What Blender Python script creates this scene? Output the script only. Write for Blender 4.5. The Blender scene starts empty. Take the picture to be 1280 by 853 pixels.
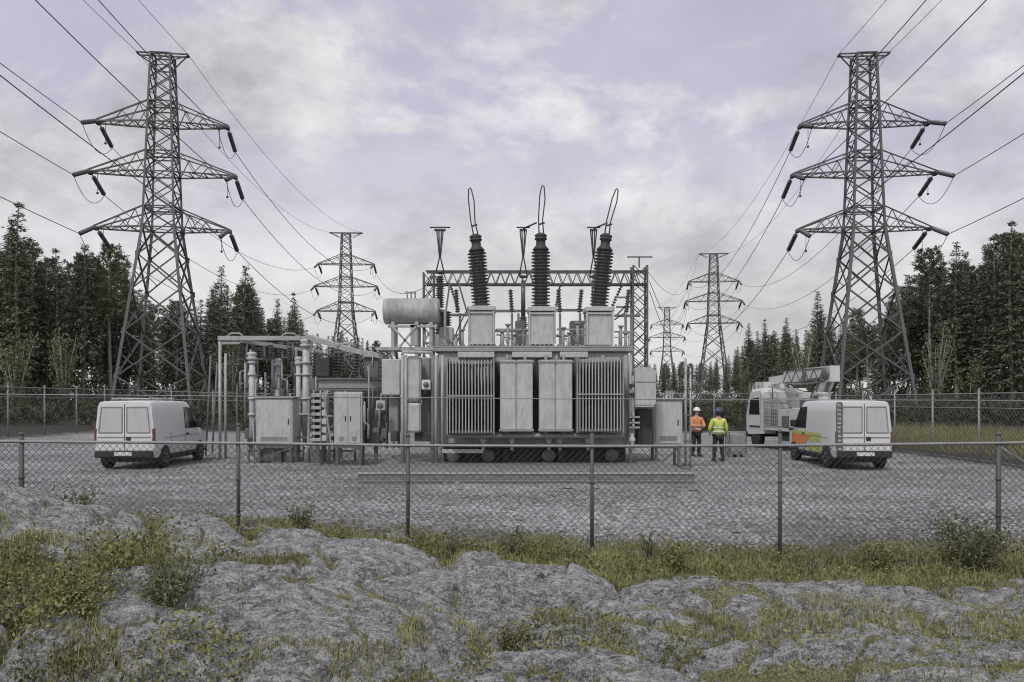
import bpy, math, random
import numpy as np
from mathutils import Vector, Matrix, Euler
random.seed(7)
RNG = np.random.default_rng(7)
R = math.radians
SC = bpy.context.scene
COL = SC.collection
CAM_Z = 2.1
F = 1000.0          # focal length in pixels of the 1280 px wide photograph (28 mm lens)

def P(px, py, d):
    """world point seen at photo pixel (px, py) at distance d in front of the camera"""
    return Vector(((px-640)*d/F, d, CAM_Z-(py-500)*d/F))

# ---------------------------------------------------------------- materials
MATS = {}
def new_mat(name):
    m = bpy.data.materials.new(name); m.use_nodes = True
    nt = m.node_tree; b = nt.nodes['Principled BSDF']
    MATS[name] = m
    return m, nt, b
def N(nt, t, **kw):
    n = nt.nodes.new(t)
    for k, v in kw.items():
        if k in n.inputs: n.inputs[k].default_value = v
        else: setattr(n, k, v)
    return n
def noise(nt, scale, detail=6, rough=.6, vec=None, dist=0):
    n = N(nt, 'ShaderNodeTexNoise'); n.inputs['Scale'].default_value = scale
    n.inputs['Detail'].default_value = detail; n.inputs['Roughness'].default_value = rough
    n.inputs['Distortion'].default_value = dist
    if vec is not None: nt.links.new(vec, n.inputs['Vector'])
    return n
def ramp(nt, fac, stops):
    r = N(nt, 'ShaderNodeValToRGB'); el = r.color_ramp.elements
    while len(el) < len(stops): el.new(.5)
    for e, (p, c) in zip(el, stops):
        e.position = p; e.color = (c, c, c, 1) if isinstance(c, (int, float)) else (*c, 1)
    nt.links.new(fac, r.inputs[0]); return r
def mix(nt, fac, a, b, mode='MIX'):
    n = N(nt, 'ShaderNodeMix', data_type='RGBA', blend_type=mode)
    for k, v in ((0, fac), (6, a), (7, b)):
        s = n.inputs[k]
        if hasattr(v, 'links'): nt.links.new(v, s)
        elif isinstance(v, (int, float)): s.default_value = v if k == 0 else (v, v, v, 1)
        else: s.default_value = (*v, 1)
    return n.outputs[2]
def math_(nt, op, a, b=0.0, c=None, clamp=False):
    n = N(nt, 'ShaderNodeMath', operation=op); n.use_clamp = clamp
    for i, v in enumerate((a, b, c)):
        if v is None: continue
        if hasattr(v, 'links'): nt.links.new(v, n.inputs[i])
        else: n.inputs[i].default_value = v
    return n.outputs[0]
def bump(nt, b, h, strength=.4, dist=.02):
    n = N(nt, 'ShaderNodeBump'); n.inputs['Strength'].default_value = strength; n.inputs['Distance'].default_value = dist
    nt.links.new(h, n.inputs['Height']); nt.links.new(n.outputs[0], b.inputs['Normal']); return n
def coords(nt, kind='Object'):
    return N(nt, 'ShaderNodeTexCoord').outputs[kind]

def paint(name, col, rough=.5, metal=0., var=.25, scale=1.5, streak=True, dirt=(.16, .15, .14), bumpy=.15, spec=.4):
    """a painted or galvanised surface with rain streaks, blotches and grime"""
    m, nt, b = new_mat(name); c = coords(nt)
    mp = N(nt, 'ShaderNodeMapping'); mp.inputs['Scale'].default_value = (1, 1, .30 if streak else 1)
    nt.links.new(c, mp.inputs['Vector'])
    n1 = noise(nt, scale*4, 8, .65, mp.outputs[0]); n2 = noise(nt, scale*.8, 4, .5, c); n3 = noise(nt, 60, 3, .6, c)
    f = math_(nt, 'MULTIPLY', ramp(nt, n1.outputs[0], [(.42, 0), (.75, 1)]).outputs[0], var*1.6, clamp=True)
    base = mix(nt, n2.outputs[0], tuple(x*(1-var*.45) for x in col), tuple(min(1, x*(1+var*.35)) for x in col))
    base = mix(nt, f, base, dirt)
    nt.links.new(base, b.inputs['Base Color'])
    b.inputs['Roughness'].default_value = rough; b.inputs['Metallic'].default_value = metal
    b.inputs['Specular IOR Level'].default_value = spec
    if bumpy: bump(nt, b, math_(nt, 'ADD', n2.outputs[0], math_(nt, 'MULTIPLY', n3.outputs[0], .15)), bumpy, .01)
    return m

paint('galvanised', (.19, .195, .2), .62, .25, .4, 1.2)
paint('tower_steel', (.115, .117, .12), .65, .2, .45, .6)
paint('pale_steel', (.42, .42, .42), .55, .1, .35, 1.5)
paint('tank_grey', (.43, .433, .435), .5, 0, .36, 1.6, dirt=(.13, .12, .11))
paint('radiator_grey', (.50, .503, .50), .5, 0, .3, 2.2, dirt=(.16, .15, .14))
paint('cabinet_grey', (.50, .503, .50), .45, 0, .28, 2.2, dirt=(.18, .17, .155))
paint('duct_grey', (.30, .30, .305), .55, 0, .3, 1)
paint('dark_metal', (.045, .045, .05), .6, .1, .3, 2, dirt=(.12, .11, .1))
paint('mid_metal', (.16, .16, .165), .55, .3, .35, 2)
paint('porcelain', (.075, .07, .07), .25, 0, .25, 3, bumpy=0, spec=.6)
paint('glass_disc', (.10, .10, .11), .3, 0, .2, 3, bumpy=0)
paint('wire', (.075, .075, .08), .6, .2, .1, 3, bumpy=0)
paint('fence_steel', (.10, .102, .106), .6, .25, .4, 2)
paint('fence_rail', (.30, .30, .305), .55, .2, .35, 2)
paint('fence_wire', (.05, .05, .052), .6, .25, .2, 2, bumpy=0)
paint('van_white', (.66, .66, .66), .32, 0, .10, .8, dirt=(.4, .39, .37), bumpy=0, spec=.5)
paint('van_panel', (.50, .50, .505), .3, 0, .1, 1, bumpy=0, spec=.6)
paint('truck_white', (.60, .60, .60), .4, 0, .16, 1, dirt=(.35, .34, .32), bumpy=0)
paint('trim_black', (.025, .025, .027), .6, 0, .2, 3, dirt=(.1, .1, .09))
paint('tyre', (.022, .022, .022), .85, 0, .3, 4, dirt=(.12, .11, .1))
paint('rim', (.35, .35, .36), .4, .6, .3, 4)
paint('concrete', (.235, .235, .23), .9, 0, .55, 1.6, streak=False, dirt=(.075, .075, .073), bumpy=.5)
paint('plate', (.7, .7, .68), .5, 0, .1, 2)
paint('red_lens', (.16, .05, .045), .2, 0, .1, 2, bumpy=0)
paint('clear_lens', (.6, .6, .6), .1, 0, .1, 2, bumpy=0)
paint('hivis_yellow', (.62, .72, .12), .8, 0, .25, 5, dirt=(.4, .45, .15))
paint('hivis_orange', (.72, .30, .13), .8, 0, .25, 5, dirt=(.45, .25, .14))
paint('reflective', (.75, .75, .75), .4, 0, .1, 5)
paint('trousers', (.028, .029, .034), .9, 0, .3, 5, dirt=(.08, .08, .08))
paint('boots', (.02, .018, .016), .7, 0, .3, 5)
paint('skin', (.48, .30, .23), .55, 0, .1, 5, bumpy=0)
paint('helmet_white', (.78, .78, .77), .35, 0, .1, 5, bumpy=0)
paint('helmet_blue', (.05, .07, .16), .35, 0, .1, 5, bumpy=0)
paint('hair', (.03, .022, .016), .8, 0, .2, 9)
paint('eye', (.03, .03, .03), .2, 0, .1, 9, bumpy=0)
paint('decal_orange', (.75, .24, .06), .4, 0, .1, 3, bumpy=0)
paint('decal_lime', (.50, .54, .16), .4, 0, .1, 3, bumpy=0)
paint('decal_blue', (.05, .22, .50), .4, 0, .1, 3, bumpy=0)
paint('stone', (.30, .295, .285), .9, 0, .6, 9, streak=False, dirt=(.07, .07, .065), bumpy=0)
paint('wood', (.25, .22, .18), .85, 0, .4, 4)

m, nt, b = new_mat('window_glass')
b.inputs['Base Color'].default_value = (.018, .02, .022, 1); b.inputs['Roughness'].default_value = .06
b.inputs['Specular IOR Level'].default_value = .6

# chain link has hard small wires: nothing special.  bark, needles
m, nt, b = new_mat('bark'); c = coords(nt)
mp = N(nt, 'ShaderNodeMapping'); mp.inputs['Scale'].default_value = (6, 6, 1.2); nt.links.new(c, mp.inputs['Vector'])
n1 = noise(nt, 3, 8, .7, mp.outputs[0])
nt.links.new(ramp(nt, n1.outputs[0], [(.3, (.12, .11, .10)), (.7, (.50, .48, .45))]).outputs[0], b.inputs['Base Color'])
b.inputs['Roughness'].default_value = .95; bump(nt, b, n1.outputs[0], .6, .03)

def needles(name, dark, light, tint):
    m, nt, b = new_mat(name); c = coords(nt)
    oi = N(nt, 'ShaderNodeObjectInfo')
    n1 = noise(nt, .9, 4, .6, c); n2 = noise(nt, 7, 3, .7, c)
    f = math_(nt, 'ADD', math_(nt, 'MULTIPLY', n1.outputs[0], .5), math_(nt, 'MULTIPLY', n2.outputs[0], .6))
    col = ramp(nt, f, [(.38, dark), (.72, light)]).outputs[0]
    col = mix(nt, math_(nt, 'MULTIPLY', math_(nt, 'POWER', oi.outputs['Random'], 2.5), .55), col, tint)
    nt.links.new(col, b.inputs['Base Color'])
    b.inputs['Roughness'].default_value = .7; b.inputs['Specular IOR Level'].default_value = .15
    return m
needles('pine_needles', (.050, .054, .039), (.22, .225, .165), (.22, .22, .10))
needles('spruce_needles', (.045, .049, .039), (.21, .217, .172), (.17, .175, .09))
needles('undergrowth_leaf', (.022, .024, .017), (.12, .122, .075), (.09, .09, .035))
needles('grass_blade', (.08, .082, .036), (.46, .455, .21), (.20, .19, .10))
needles('weed_leaf', (.055, .06, .035), (.25, .255, .135), (.09, .09, .05))
needles('shrub_leaf', (.075, .078, .035), (.34, .34, .14), (.12, .12, .06))

# rock: lichen-speckled granite with moss in the hollows
m, nt, b = new_mat('granite'); c = coords(nt)
mp = N(nt, 'ShaderNodeMapping'); mp.inputs['Scale'].default_value = (1, 1.9, 1.9); mp.inputs['Rotation'].default_value = (0, 0, R(12)); nt.links.new(c, mp.inputs['Vector'])
big = noise(nt, .9, 6, .6, mp.outputs[0]); mid = noise(nt, 7, 8, .72, mp.outputs[0], .4); fine = noise(nt, 46, 5, .75, c)
vor = N(nt, 'ShaderNodeTexVoronoi'); vor.inputs['Scale'].default_value = 15; vor.inputs['Randomness'].default_value = 1; nt.links.new(mp.outputs[0], vor.inputs['Vector'])
f = math_(nt, 'ADD', math_(nt, 'MULTIPLY', mid.outputs[0], .55), math_(nt, 'MULTIPLY', fine.outputs[0], .5))
col = ramp(nt, f, [(.40, .025), (.47, .16), (.535, .40), (.61, .78)]).outputs[0]
col = mix(nt, .22, col, ramp(nt, big.outputs[0], [(.3, .16), (.7, .60)]).outputs[0])
lich = math_(nt, 'MULTIPLY', ramp(nt, noise(nt, 11, 6, .7, c, .8).outputs[0], [(.54, 0), (.60, 1)]).outputs[0], ramp(nt, fine.outputs[0], [(.42, 0), (.55, 1)]).outputs[0])
col = mix(nt, math_(nt, 'MULTIPLY', lich, .8), col, (.68, .68, .65))
blk = ramp(nt, noise(nt, 5, 7, .75, mp.outputs[0], 1.0).outputs[0], [(.57, 0), (.63, 1)]).outputs[0]
col = mix(nt, math_(nt, 'MULTIPLY', blk, .75), col, (.035, .034, .032))
at = N(nt, 'ShaderNodeAttribute'); at.attribute_name = 'moss'
mossn = noise(nt, 9, 7, .7, c)
mf = math_(nt, 'ADD', at.outputs['Fac'], math_(nt, 'MULTIPLY', math_(nt, 'SUBTRACT', mossn.outputs[0], .5), 1.6))
mf = ramp(nt, mf, [(.42, 0), (.57, 1)]).outputs[0]
mcol = ramp(nt, fine.outputs[0], [(.35, (.06, .062, .028)), (.5, (.27, .27, .11)), (.66, (.54, .53, .26))]).outputs[0]
col = mix(nt, math_(nt, 'MULTIPLY', mf, .9), col, mcol)
nt.links.new(col, b.inputs['Base Color']); b.inputs['Roughness'].default_value = .9
h = math_(nt, 'ADD', math_(nt, 'MULTIPLY', mid.outputs[0], 1.0), math_(nt, 'MULTIPLY', fine.outputs[0], .35))
bump(nt, b, h, 1.0, .11)

# ground: gravel in the yard, forest floor outside
m, nt, b = new_mat('ground'); c = coords(nt)
sep = N(nt, 'ShaderNodeSeparateXYZ'); nt.links.new(c, sep.inputs[0])
g1 = noise(nt, 30, 5, .85, c); g2 = noise(nt, .35, 5, .6, c); g3 = noise(nt, 3.0, 6, .7, c)
v = N(nt, 'ShaderNodeTexVoronoi'); v.inputs['Scale'].default_value = 21; nt.links.new(c, v.inputs['Vector'])
vs = N(nt, 'ShaderNodeSeparateColor'); nt.links.new(v.outputs['Color'], vs.inputs[0])
f = math_(nt, 'ADD', math_(nt, 'MULTIPLY', vs.outputs[0], .5), math_(nt, 'MULTIPLY', g1.outputs[0], .5))
grav = ramp(nt, f, [(.30, .02), (.5, .15), (.70, .52)]).outputs[0]
mp = N(nt, 'ShaderNodeMapping'); mp.inputs['Scale'].default_value = (.3, .8, 1); mp.inputs['Rotation'].default_value = (0, 0, R(14)); nt.links.new(c, mp.inputs['Vector'])
trk = noise(nt, .9, 4, .6, mp.outputs[0])
grav = mix(nt, .32, grav, ramp(nt, trk.outputs[0], [(.36, .10), (.5, .27), (.64, .50)]).outputs[0])
wet = ramp(nt, noise(nt, .22, 5, .62, c, .6).outputs[0], [(.52, 0), (.62, 1)]).outputs[0]
grav = mix(nt, math_(nt, 'MULTIPLY', wet, .42), grav, (.085, .083, .078))
soil = ramp(nt, math_(nt, 'ADD', math_(nt, 'MULTIPLY', g3.outputs[0], .6), math_(nt, 'MULTIPLY', g1.outputs[0], .4)), [(.35, (.012, .011, .009)), (.55, (.04, .04, .027)), (.7, (.09, .088, .058))]).outputs[0]
nx = math_(nt, 'ADD', sep.outputs[0], math_(nt, 'MULTIPLY', math_(nt, 'SUBTRACT', g3.outputs[0], .5), 2.0))
ny = math_(nt, 'ADD', sep.outputs[1], math_(nt, 'MULTIPLY', math_(nt, 'SUBTRACT', g3.outputs[0], .5), 2.4))
def sm(x, a, b_):
    n = N(nt, 'ShaderNodeMapRange', interpolation_type='SMOOTHSTEP'); n.inputs[1].default_value = a; n.inputs[2].default_value = b_
    nt.links.new(x, n.inputs[0]); return n.outputs[0]
zone = math_(nt, 'MULTIPLY', math_(nt, 'MULTIPLY', sm(nx, -25.2, -23.6), sm(nx, 16.2, 14.6)), math_(nt, 'MULTIPLY', sm(ny, 12.9, 14.2), sm(ny, 51.5, 50)))
weedy = ramp(nt, noise(nt, .55, 6, .7, c).outputs[0], [(.60, 0), (.72, 1)]).outputs[0]
grav = mix(nt, math_(nt, 'MULTIPLY', weedy, .3), grav, (.11, .11, .075))
col = mix(nt, zone, soil, grav)
nt.links.new(col, b.inputs['Base Color']); b.inputs['Roughness'].default_value = .95
bump(nt, b, math_(nt, 'ADD', v.outputs['Distance'], math_(nt, 'MULTIPLY', g1.outputs[0], .7)), .55, .03)

# ---------------------------------------------------------------- mesh helpers
class MB:
    def __init__(s): s.v = []; s.f = []; s.sm = []
    def add(s, vs, fs, smooth=False):
        o = len(s.v); s.v += [tuple(p) for p in vs]; s.f += [tuple(i+o for i in f) for f in fs]; s.sm += [smooth]*len(fs); return s
    def box(s, lo, hi, bev=0.0):
        x0, y0, z0 = lo; x1, y1, z1 = hi
        if bev <= 0:
            vs = [(x0,y0,z0),(x1,y0,z0),(x1,y1,z0),(x0,y1,z0),(x0,y0,z1),(x1,y0,z1),(x1,y1,z1),(x0,y1,z1)]
            return s.add(vs, [(0,3,2,1),(4,5,6,7),(0,1,5,4),(1,2,6,5),(2,3,7,6),(3,0,4,7)])
        e = bev; ring = lambda z, i: [(x0+i+e,y0+i,z),(x1-i-e,y0+i,z),(x1-i,y0+i+e,z),(x1-i,y1-i-e,z),(x1-i-e,y1-i,z),(x0+i+e,y1-i,z),(x0+i,y1-i-e,z),(x0+i,y0+i+e,z)]
        rings = [ring(z0, e*.7), ring(z0+e, 0), ring(z1-e, 0), ring(z1, e*.7)]
        return s.loft(rings)
    def loft(s, rings, cap=True, smooth=False, close=True):
        n = len(rings[0]); vs = [p for r in rings for p in r]; fs = []
        for k in range(len(rings)-1):
            for i in range(n if close else n-1):
                j = (i+1) % n
                fs.append((k*n+i, k*n+j, (k+1)*n+j, (k+1)*n+i))
        if cap: fs += [tuple(range(n))[::-1], tuple((len(rings)-1)*n+i for i in range(n))]
        return s.add(vs, fs, smooth)
    def bar(s, a, b, w, h=None, up=(0,0,1)):
        a = Vector(a); b = Vector(b); d = b-a
        if d.length < 1e-6: return s
        d.normalize(); u = Vector(up)
        if abs(d.dot(u)) > .95: u = Vector((1,0,0)) if abs(d.x) < .9 else Vector((0,1,0))
        x = d.cross(u).normalized()*(w/2); y = x.cross(d).normalized()*((h or w)/2)
        r = lambda p: [p-x-y, p+x-y, p+x+y, p-x+y]
        return s.loft([r(a), r(b)])
    def angle(s, a, b, w, t=.012, up=(0,0,1)):
        """an L-section steel member"""
        a = Vector(a); b = Vector(b); d = (b-a)
        if d.length < 1e-6: return s
        d.normalize(); u = Vector(up)
        if abs(d.dot(u)) > .95: u = Vector((1,0,0))
        x = d.cross(u).normalized(); y = x.cross(d).normalized()
        prof = [(0,0),(w,0),(w,t),(t,t),(t,w),(0,w)]
        r = lambda p: [p+x*(i-w/2)+y*(j-w/2) for i, j in prof]
        return s.loft([r(a), r(b)])
    def tube(s, pts, rad, n=6, cap=True, smooth=True):
        pts = [Vector(p) for p in pts]; rings = []
        rads = rad if isinstance(rad, (list, tuple)) else [rad]*len(pts)
        prev = None
        for i, p in enumerate(pts):
            d = (pts[min(i+1, len(pts)-1)]-pts[max(i-1, 0)]).normalized()
            if prev is None:
                u = Vector((0,0,1)) if abs(d.z) < .9 else Vector((1,0,0)); x = d.cross(u).normalized()
            else: x = (prev-d*prev.dot(d)).normalized()
            prev = x; y = d.cross(x)
            rings.append([p+(x*math.cos(2*math.pi*k/n)+y*math.sin(2*math.pi*k/n))*rads[i] for k in range(n)])
        return s.loft(rings, cap, smooth)
    def lathe(s, prof, a, b=None, n=14, smooth=True):
        """prof: (radius, t) with t in metres along the axis from a towards b"""
        a = Vector(a); d = ((Vector(b)-a) if b is not None else Vector((0,0,1))).normalized()
        u = Vector((0,0,1)) if abs(d.z) < .9 else Vector((1,0,0)); x = d.cross(u).normalized(); y = d.cross(x)
        rings = [[a+d*t+(x*math.cos(2*math.pi*k/n)+y*math.sin(2*math.pi*k/n))*max(r, 1e-4) for k in range(n)] for r, t in prof]
        return s.loft(rings, True, smooth)
    def grid(s, P00, U, V, nu, nv, w):
        P00 = Vector(P00); U = Vector(U); V = Vector(V)
        for i in range(nu+1): s.bar(P00+U*i/nu, P00+U*i/nu+V, w)
        for j in range(nv+1): s.bar(P00+V*j/nv, P00+V*j/nv+U, w)
        return s
    def build(s, name, mat, parent=None, loc=None, rz=0):
        me = bpy.data.meshes.new(name); me.from_pydata(s.v, [], s.f)
        me.polygons.foreach_set('use_smooth', s.sm); me.materials.append(MATS[mat]); me.validate(); me.update()
        o = bpy.data.objects.new(name, me); COL.objects.link(o)
        if parent is not None: o.parent = parent
        if loc is not None: o.location = loc
        if rz: o.rotation_euler = (0,0,rz)
        return o
def np_obj(name, V, Fq, mat, parent=None, smooth=False):
    """quick mesh from numpy arrays, all faces with the same count"""
    me = bpy.data.meshes.new(name); k = Fq.shape[1]; nf = len(Fq)
    me.vertices.add(len(V)); me.vertices.foreach_set('co', V.astype(np.float32).ravel())
    me.loops.add(nf*k); me.loops.foreach_set('vertex_index', Fq.astype(np.int32).ravel())
    me.polygons.add(nf); me.polygons.foreach_set('loop_start', np.arange(0, nf*k, k, dtype=np.int32))
    me.polygons.foreach_set('loop_total', np.full(nf, k, dtype=np.int32))
    me.polygons.foreach_set('use_smooth', np.full(nf, smooth, dtype=bool))
    me.materials.append(MATS[mat]); me.update(calc_edges=True); me.validate()
    o = bpy.data.objects.new(name, me); COL.objects.link(o)
    if parent is not None: o.parent = parent
    return o
def tag(o, label=None, cat=None, group=None, kind=None):
    for k, v in (('label', label), ('category', cat), ('group', group), ('kind', kind)):
        if v: o[k] = v
    return o
def thing(name, label, cat, loc=(0,0,0), rz=0, group=None):
    o = bpy.data.objects.new(name, None); COL.objects.link(o); o.empty_display_size = .2
    o.location = loc; o.rotation_euler = (0,0,rz)
    return tag(o, label, cat, group)
def copy_tree(o, parent=None):
    c = o.copy(); COL.objects.link(c)
    if parent is not None: c.parent = parent
    for ch in [q for q in bpy.data.objects if q.parent is o]: copy_tree(ch, c)
    return c
def ribbed(mb, a, b, r_core, r_shed, n, seg=14):
    """a stack of insulator sheds between a and b"""
    a = Vector(a); b = Vector(b); L = (b-a).length; prof = [(r_core*.8, 0)]
    for i in range(n):
        t = L*(i+.1)/n; h = L/n
        prof += [(r_core, t), (r_shed, t+h*.32), (r_shed*.97, t+h*.42), (r_core, t+h*.62)]
    prof.append((r_core*.8, L))
    return mb.lathe(prof, a, b, seg)

# value noise for terrain shapes
def vnoise(x, y, seed=0):
    xi = np.floor(x).astype(np.int64); yi = np.floor(y).astype(np.int64); xf = x-xi; yf = y-yi
    def h(i, j):
        n = (i*374761393 + j*668265263 + seed*974634777) & 0xFFFFFFFF
        n = ((n ^ (n >> 13))*1274126177) & 0xFFFFFFFF
        return ((n ^ (n >> 16)) & 0xFFFF)/65535.0
    u = xf*xf*(3-2*xf); v = yf*yf*(3-2*yf)
    return (h(xi,yi)*(1-u)+h(xi+1,yi)*u)*(1-v)+(h(xi,yi+1)*(1-u)+h(xi+1,yi+1)*u)*v
def fbm(x, y, oct=4, seed=0, gain=.5):
    s = 0; a = 1; t = 0
    for k in range(oct):
        s = s+a*vnoise(x*2**k+k*17.3, y*2**k-k*9.1, seed+k); t += a; a *= gain
    return s/t
def sstep(a, b, x):
    t = np.clip((x-a)/(b-a), 0, 1); return t*t*(3-2*t)
# ================================================================ camera, light, sky
SC.render.resolution_x = 1024; SC.render.resolution_y = 682
cd = bpy.data.cameras.new('camera'); cam = bpy.data.objects.new('camera', cd); COL.objects.link(cam)
cam.location = (0, 0, CAM_Z); cam.rotation_euler = (R(90), 0, 0)
cd.sensor_width = 36; cd.lens = 36*F/1280; cd.shift_y = (500-426.5)/1280; cd.clip_end = 3000; cd.clip_start = .05
SC.camera = cam
SUN_EL, SUN_AZ = R(50), R(200)       # azimuth measured clockwise from +Y: behind the camera, slightly left
sd = bpy.data.lights.new('sun', 'SUN'); sun = bpy.data.objects.new('sun', sd); COL.objects.link(sun)
sd.energy = 1.5; sd.angle = R(10); sd.color = (1, .975, .94)
dirv = Vector((math.sin(SUN_AZ)*math.cos(SUN_EL), math.cos(SUN_AZ)*math.cos(SUN_EL), math.sin(SUN_EL)))
sun.rotation_euler = dirv.to_track_quat('Z', 'Y').to_euler()
w = bpy.data.worlds.new('World'); SC.world = w; w.use_nodes = True; nt = w.node_tree
bg = nt.nodes['Background']; bg.inputs['Strength'].default_value = .1
sky = N(nt, 'ShaderNodeTexSky', sky_type='NISHITA'); sky.sun_disc = False; sky.sun_elevation = SUN_EL; sky.sun_rotation = SUN_AZ
sky.dust_density = 2.5; sky.air_density = 1.2
g = coords(nt, 'Generated'); sep = N(nt, 'ShaderNodeSeparateXYZ'); nt.links.new(g, sep.inputs[0])
zz = math_(nt, 'ADD', math_(nt, 'MAXIMUM', sep.outputs[2], 0), .55)
cmb = N(nt, 'ShaderNodeCombineXYZ')
nt.links.new(math_(nt, 'DIVIDE', sep.outputs[0], zz), cmb.inputs[0]); nt.links.new(math_(nt, 'DIVIDE', sep.outputs[1], zz), cmb.inputs[1])
mp = N(nt, 'ShaderNodeMapping'); mp.inputs['Location'].default_value = (3.1, 1.7, .4); mp.inputs['Scale'].default_value = (1, 1, 1.7); nt.links.new(g, mp.inputs['Vector'])
c1 = noise(nt, 3.2, 9, .56, mp.outputs[0], .25); c2 = noise(nt, 9.5, 9, .64, mp.outputs[0], .2); c3 = noise(nt, 3.1, 7, .6, mp.outputs[0], .3)
shade = math_(nt, 'ADD', math_(nt, 'MULTIPLY', c1.outputs[0], .62), math_(nt, 'MULTIPLY', c2.outputs[0], .38))
cloud = ramp(nt, shade, [(.35, (3.6, 3.6, 3.75)), (.43, (4.9, 4.9, 5.0)), (.50, (6.2, 6.2, 6.25)), (.57, (7.3, 7.3, 7.3)), (.66, (8.4, 8.4, 8.3))]).outputs[0]
lav = math_(nt, 'MULTIPLY', ramp(nt, c3.outputs[0], [(.45, 0), (.55, 1)]).outputs[0], ramp(nt, sep.outputs[2], [(.14, 0), (.32, 1)]).outputs[0])
cloud = mix(nt, math_(nt, 'MULTIPLY', lav, .8), cloud, (4.4, 4.2, 5.5))
cloud = mix(nt, ramp(nt, sep.outputs[2], [(.0, .55), (.22, 0)]).outputs[0], cloud, (6.6, 6.6, 6.6))
skyc = mix(nt, .92, sky.outputs[0], cloud)
nt.links.new(skyc, bg.inputs['Color'])
vs_ = SC.view_settings; vs_.view_transform = 'Standard'; vs_.look = 'None'; vs_.gamma = 1; vs_.use_curve_mapping = False; vs_.exposure = 0.22
SC.cycles.max_bounces = 6; SC.cycles.diffuse_bounces = 2; SC.cycles.use_denoising = True
SC.cycles.filter_width = 1.1

# ================================================================ ground and rock
FY = 13.3                                   # the near fence
def fence_base(x):
    return np.interp(x, [-14, -7.5, -4.5, -1.7, 1.33, 4.5, 8.1, 14], [.05, .05, .0, -.19, -.43, -.62, -.45, -.3])
def ground_z(x, y):
    x = np.asarray(x, float); y = np.asarray(y, float)
    z = .7*sstep(49, 62, y)+1.2*sstep(62, 140, y)
    z = z+.35*sstep(15.5, 30, np.abs(x))*sstep(18, 40, y)*(1-sstep(49, 62, y))
    near = fence_base(x); t = sstep(19, FY, y) if False else 1-sstep(FY, 18.5, y)
    z = z*(1-t)+near*t
    z = z-.55*(1-sstep(8.5, 11.5, y))*1.0
    return z + .05*(fbm(x*.35, y*.35, 3, 3)-.5)*1.0 + .03*(fbm(x*1.7, y*1.7, 3, 9)-.5)
xs = np.unique(np.concatenate([np.linspace(-16, 16, 160), np.linspace(16, 60, 50), np.linspace(-60, -16, 50), np.linspace(60, 900, 30), np.linspace(-900, -60, 30)]))
ys = np.unique(np.concatenate([np.linspace(-30, 6, 12), np.linspace(6, 20, 90), np.linspace(20, 60, 80), np.linspace(60, 160, 40), np.linspace(160, 1500, 30)]))
X, Y = np.meshgrid(xs, ys); Z = ground_z(X, Y)
def gridfaces(nx, ny):
    i, j = np.meshgrid(np.arange(nx-1), np.arange(ny-1)); a = (j*nx+i).ravel()
    return np.stack([a, a+1, a+nx+1, a+nx], 1)
o = np_obj('ground', np.stack([X, Y, Z], -1).reshape(-1, 3), gridfaces(len(xs), len(ys)), 'ground', smooth=True)
tag(o, 'grey gravel yard running out into dark forest floor', 'ground', kind='structure')

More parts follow.
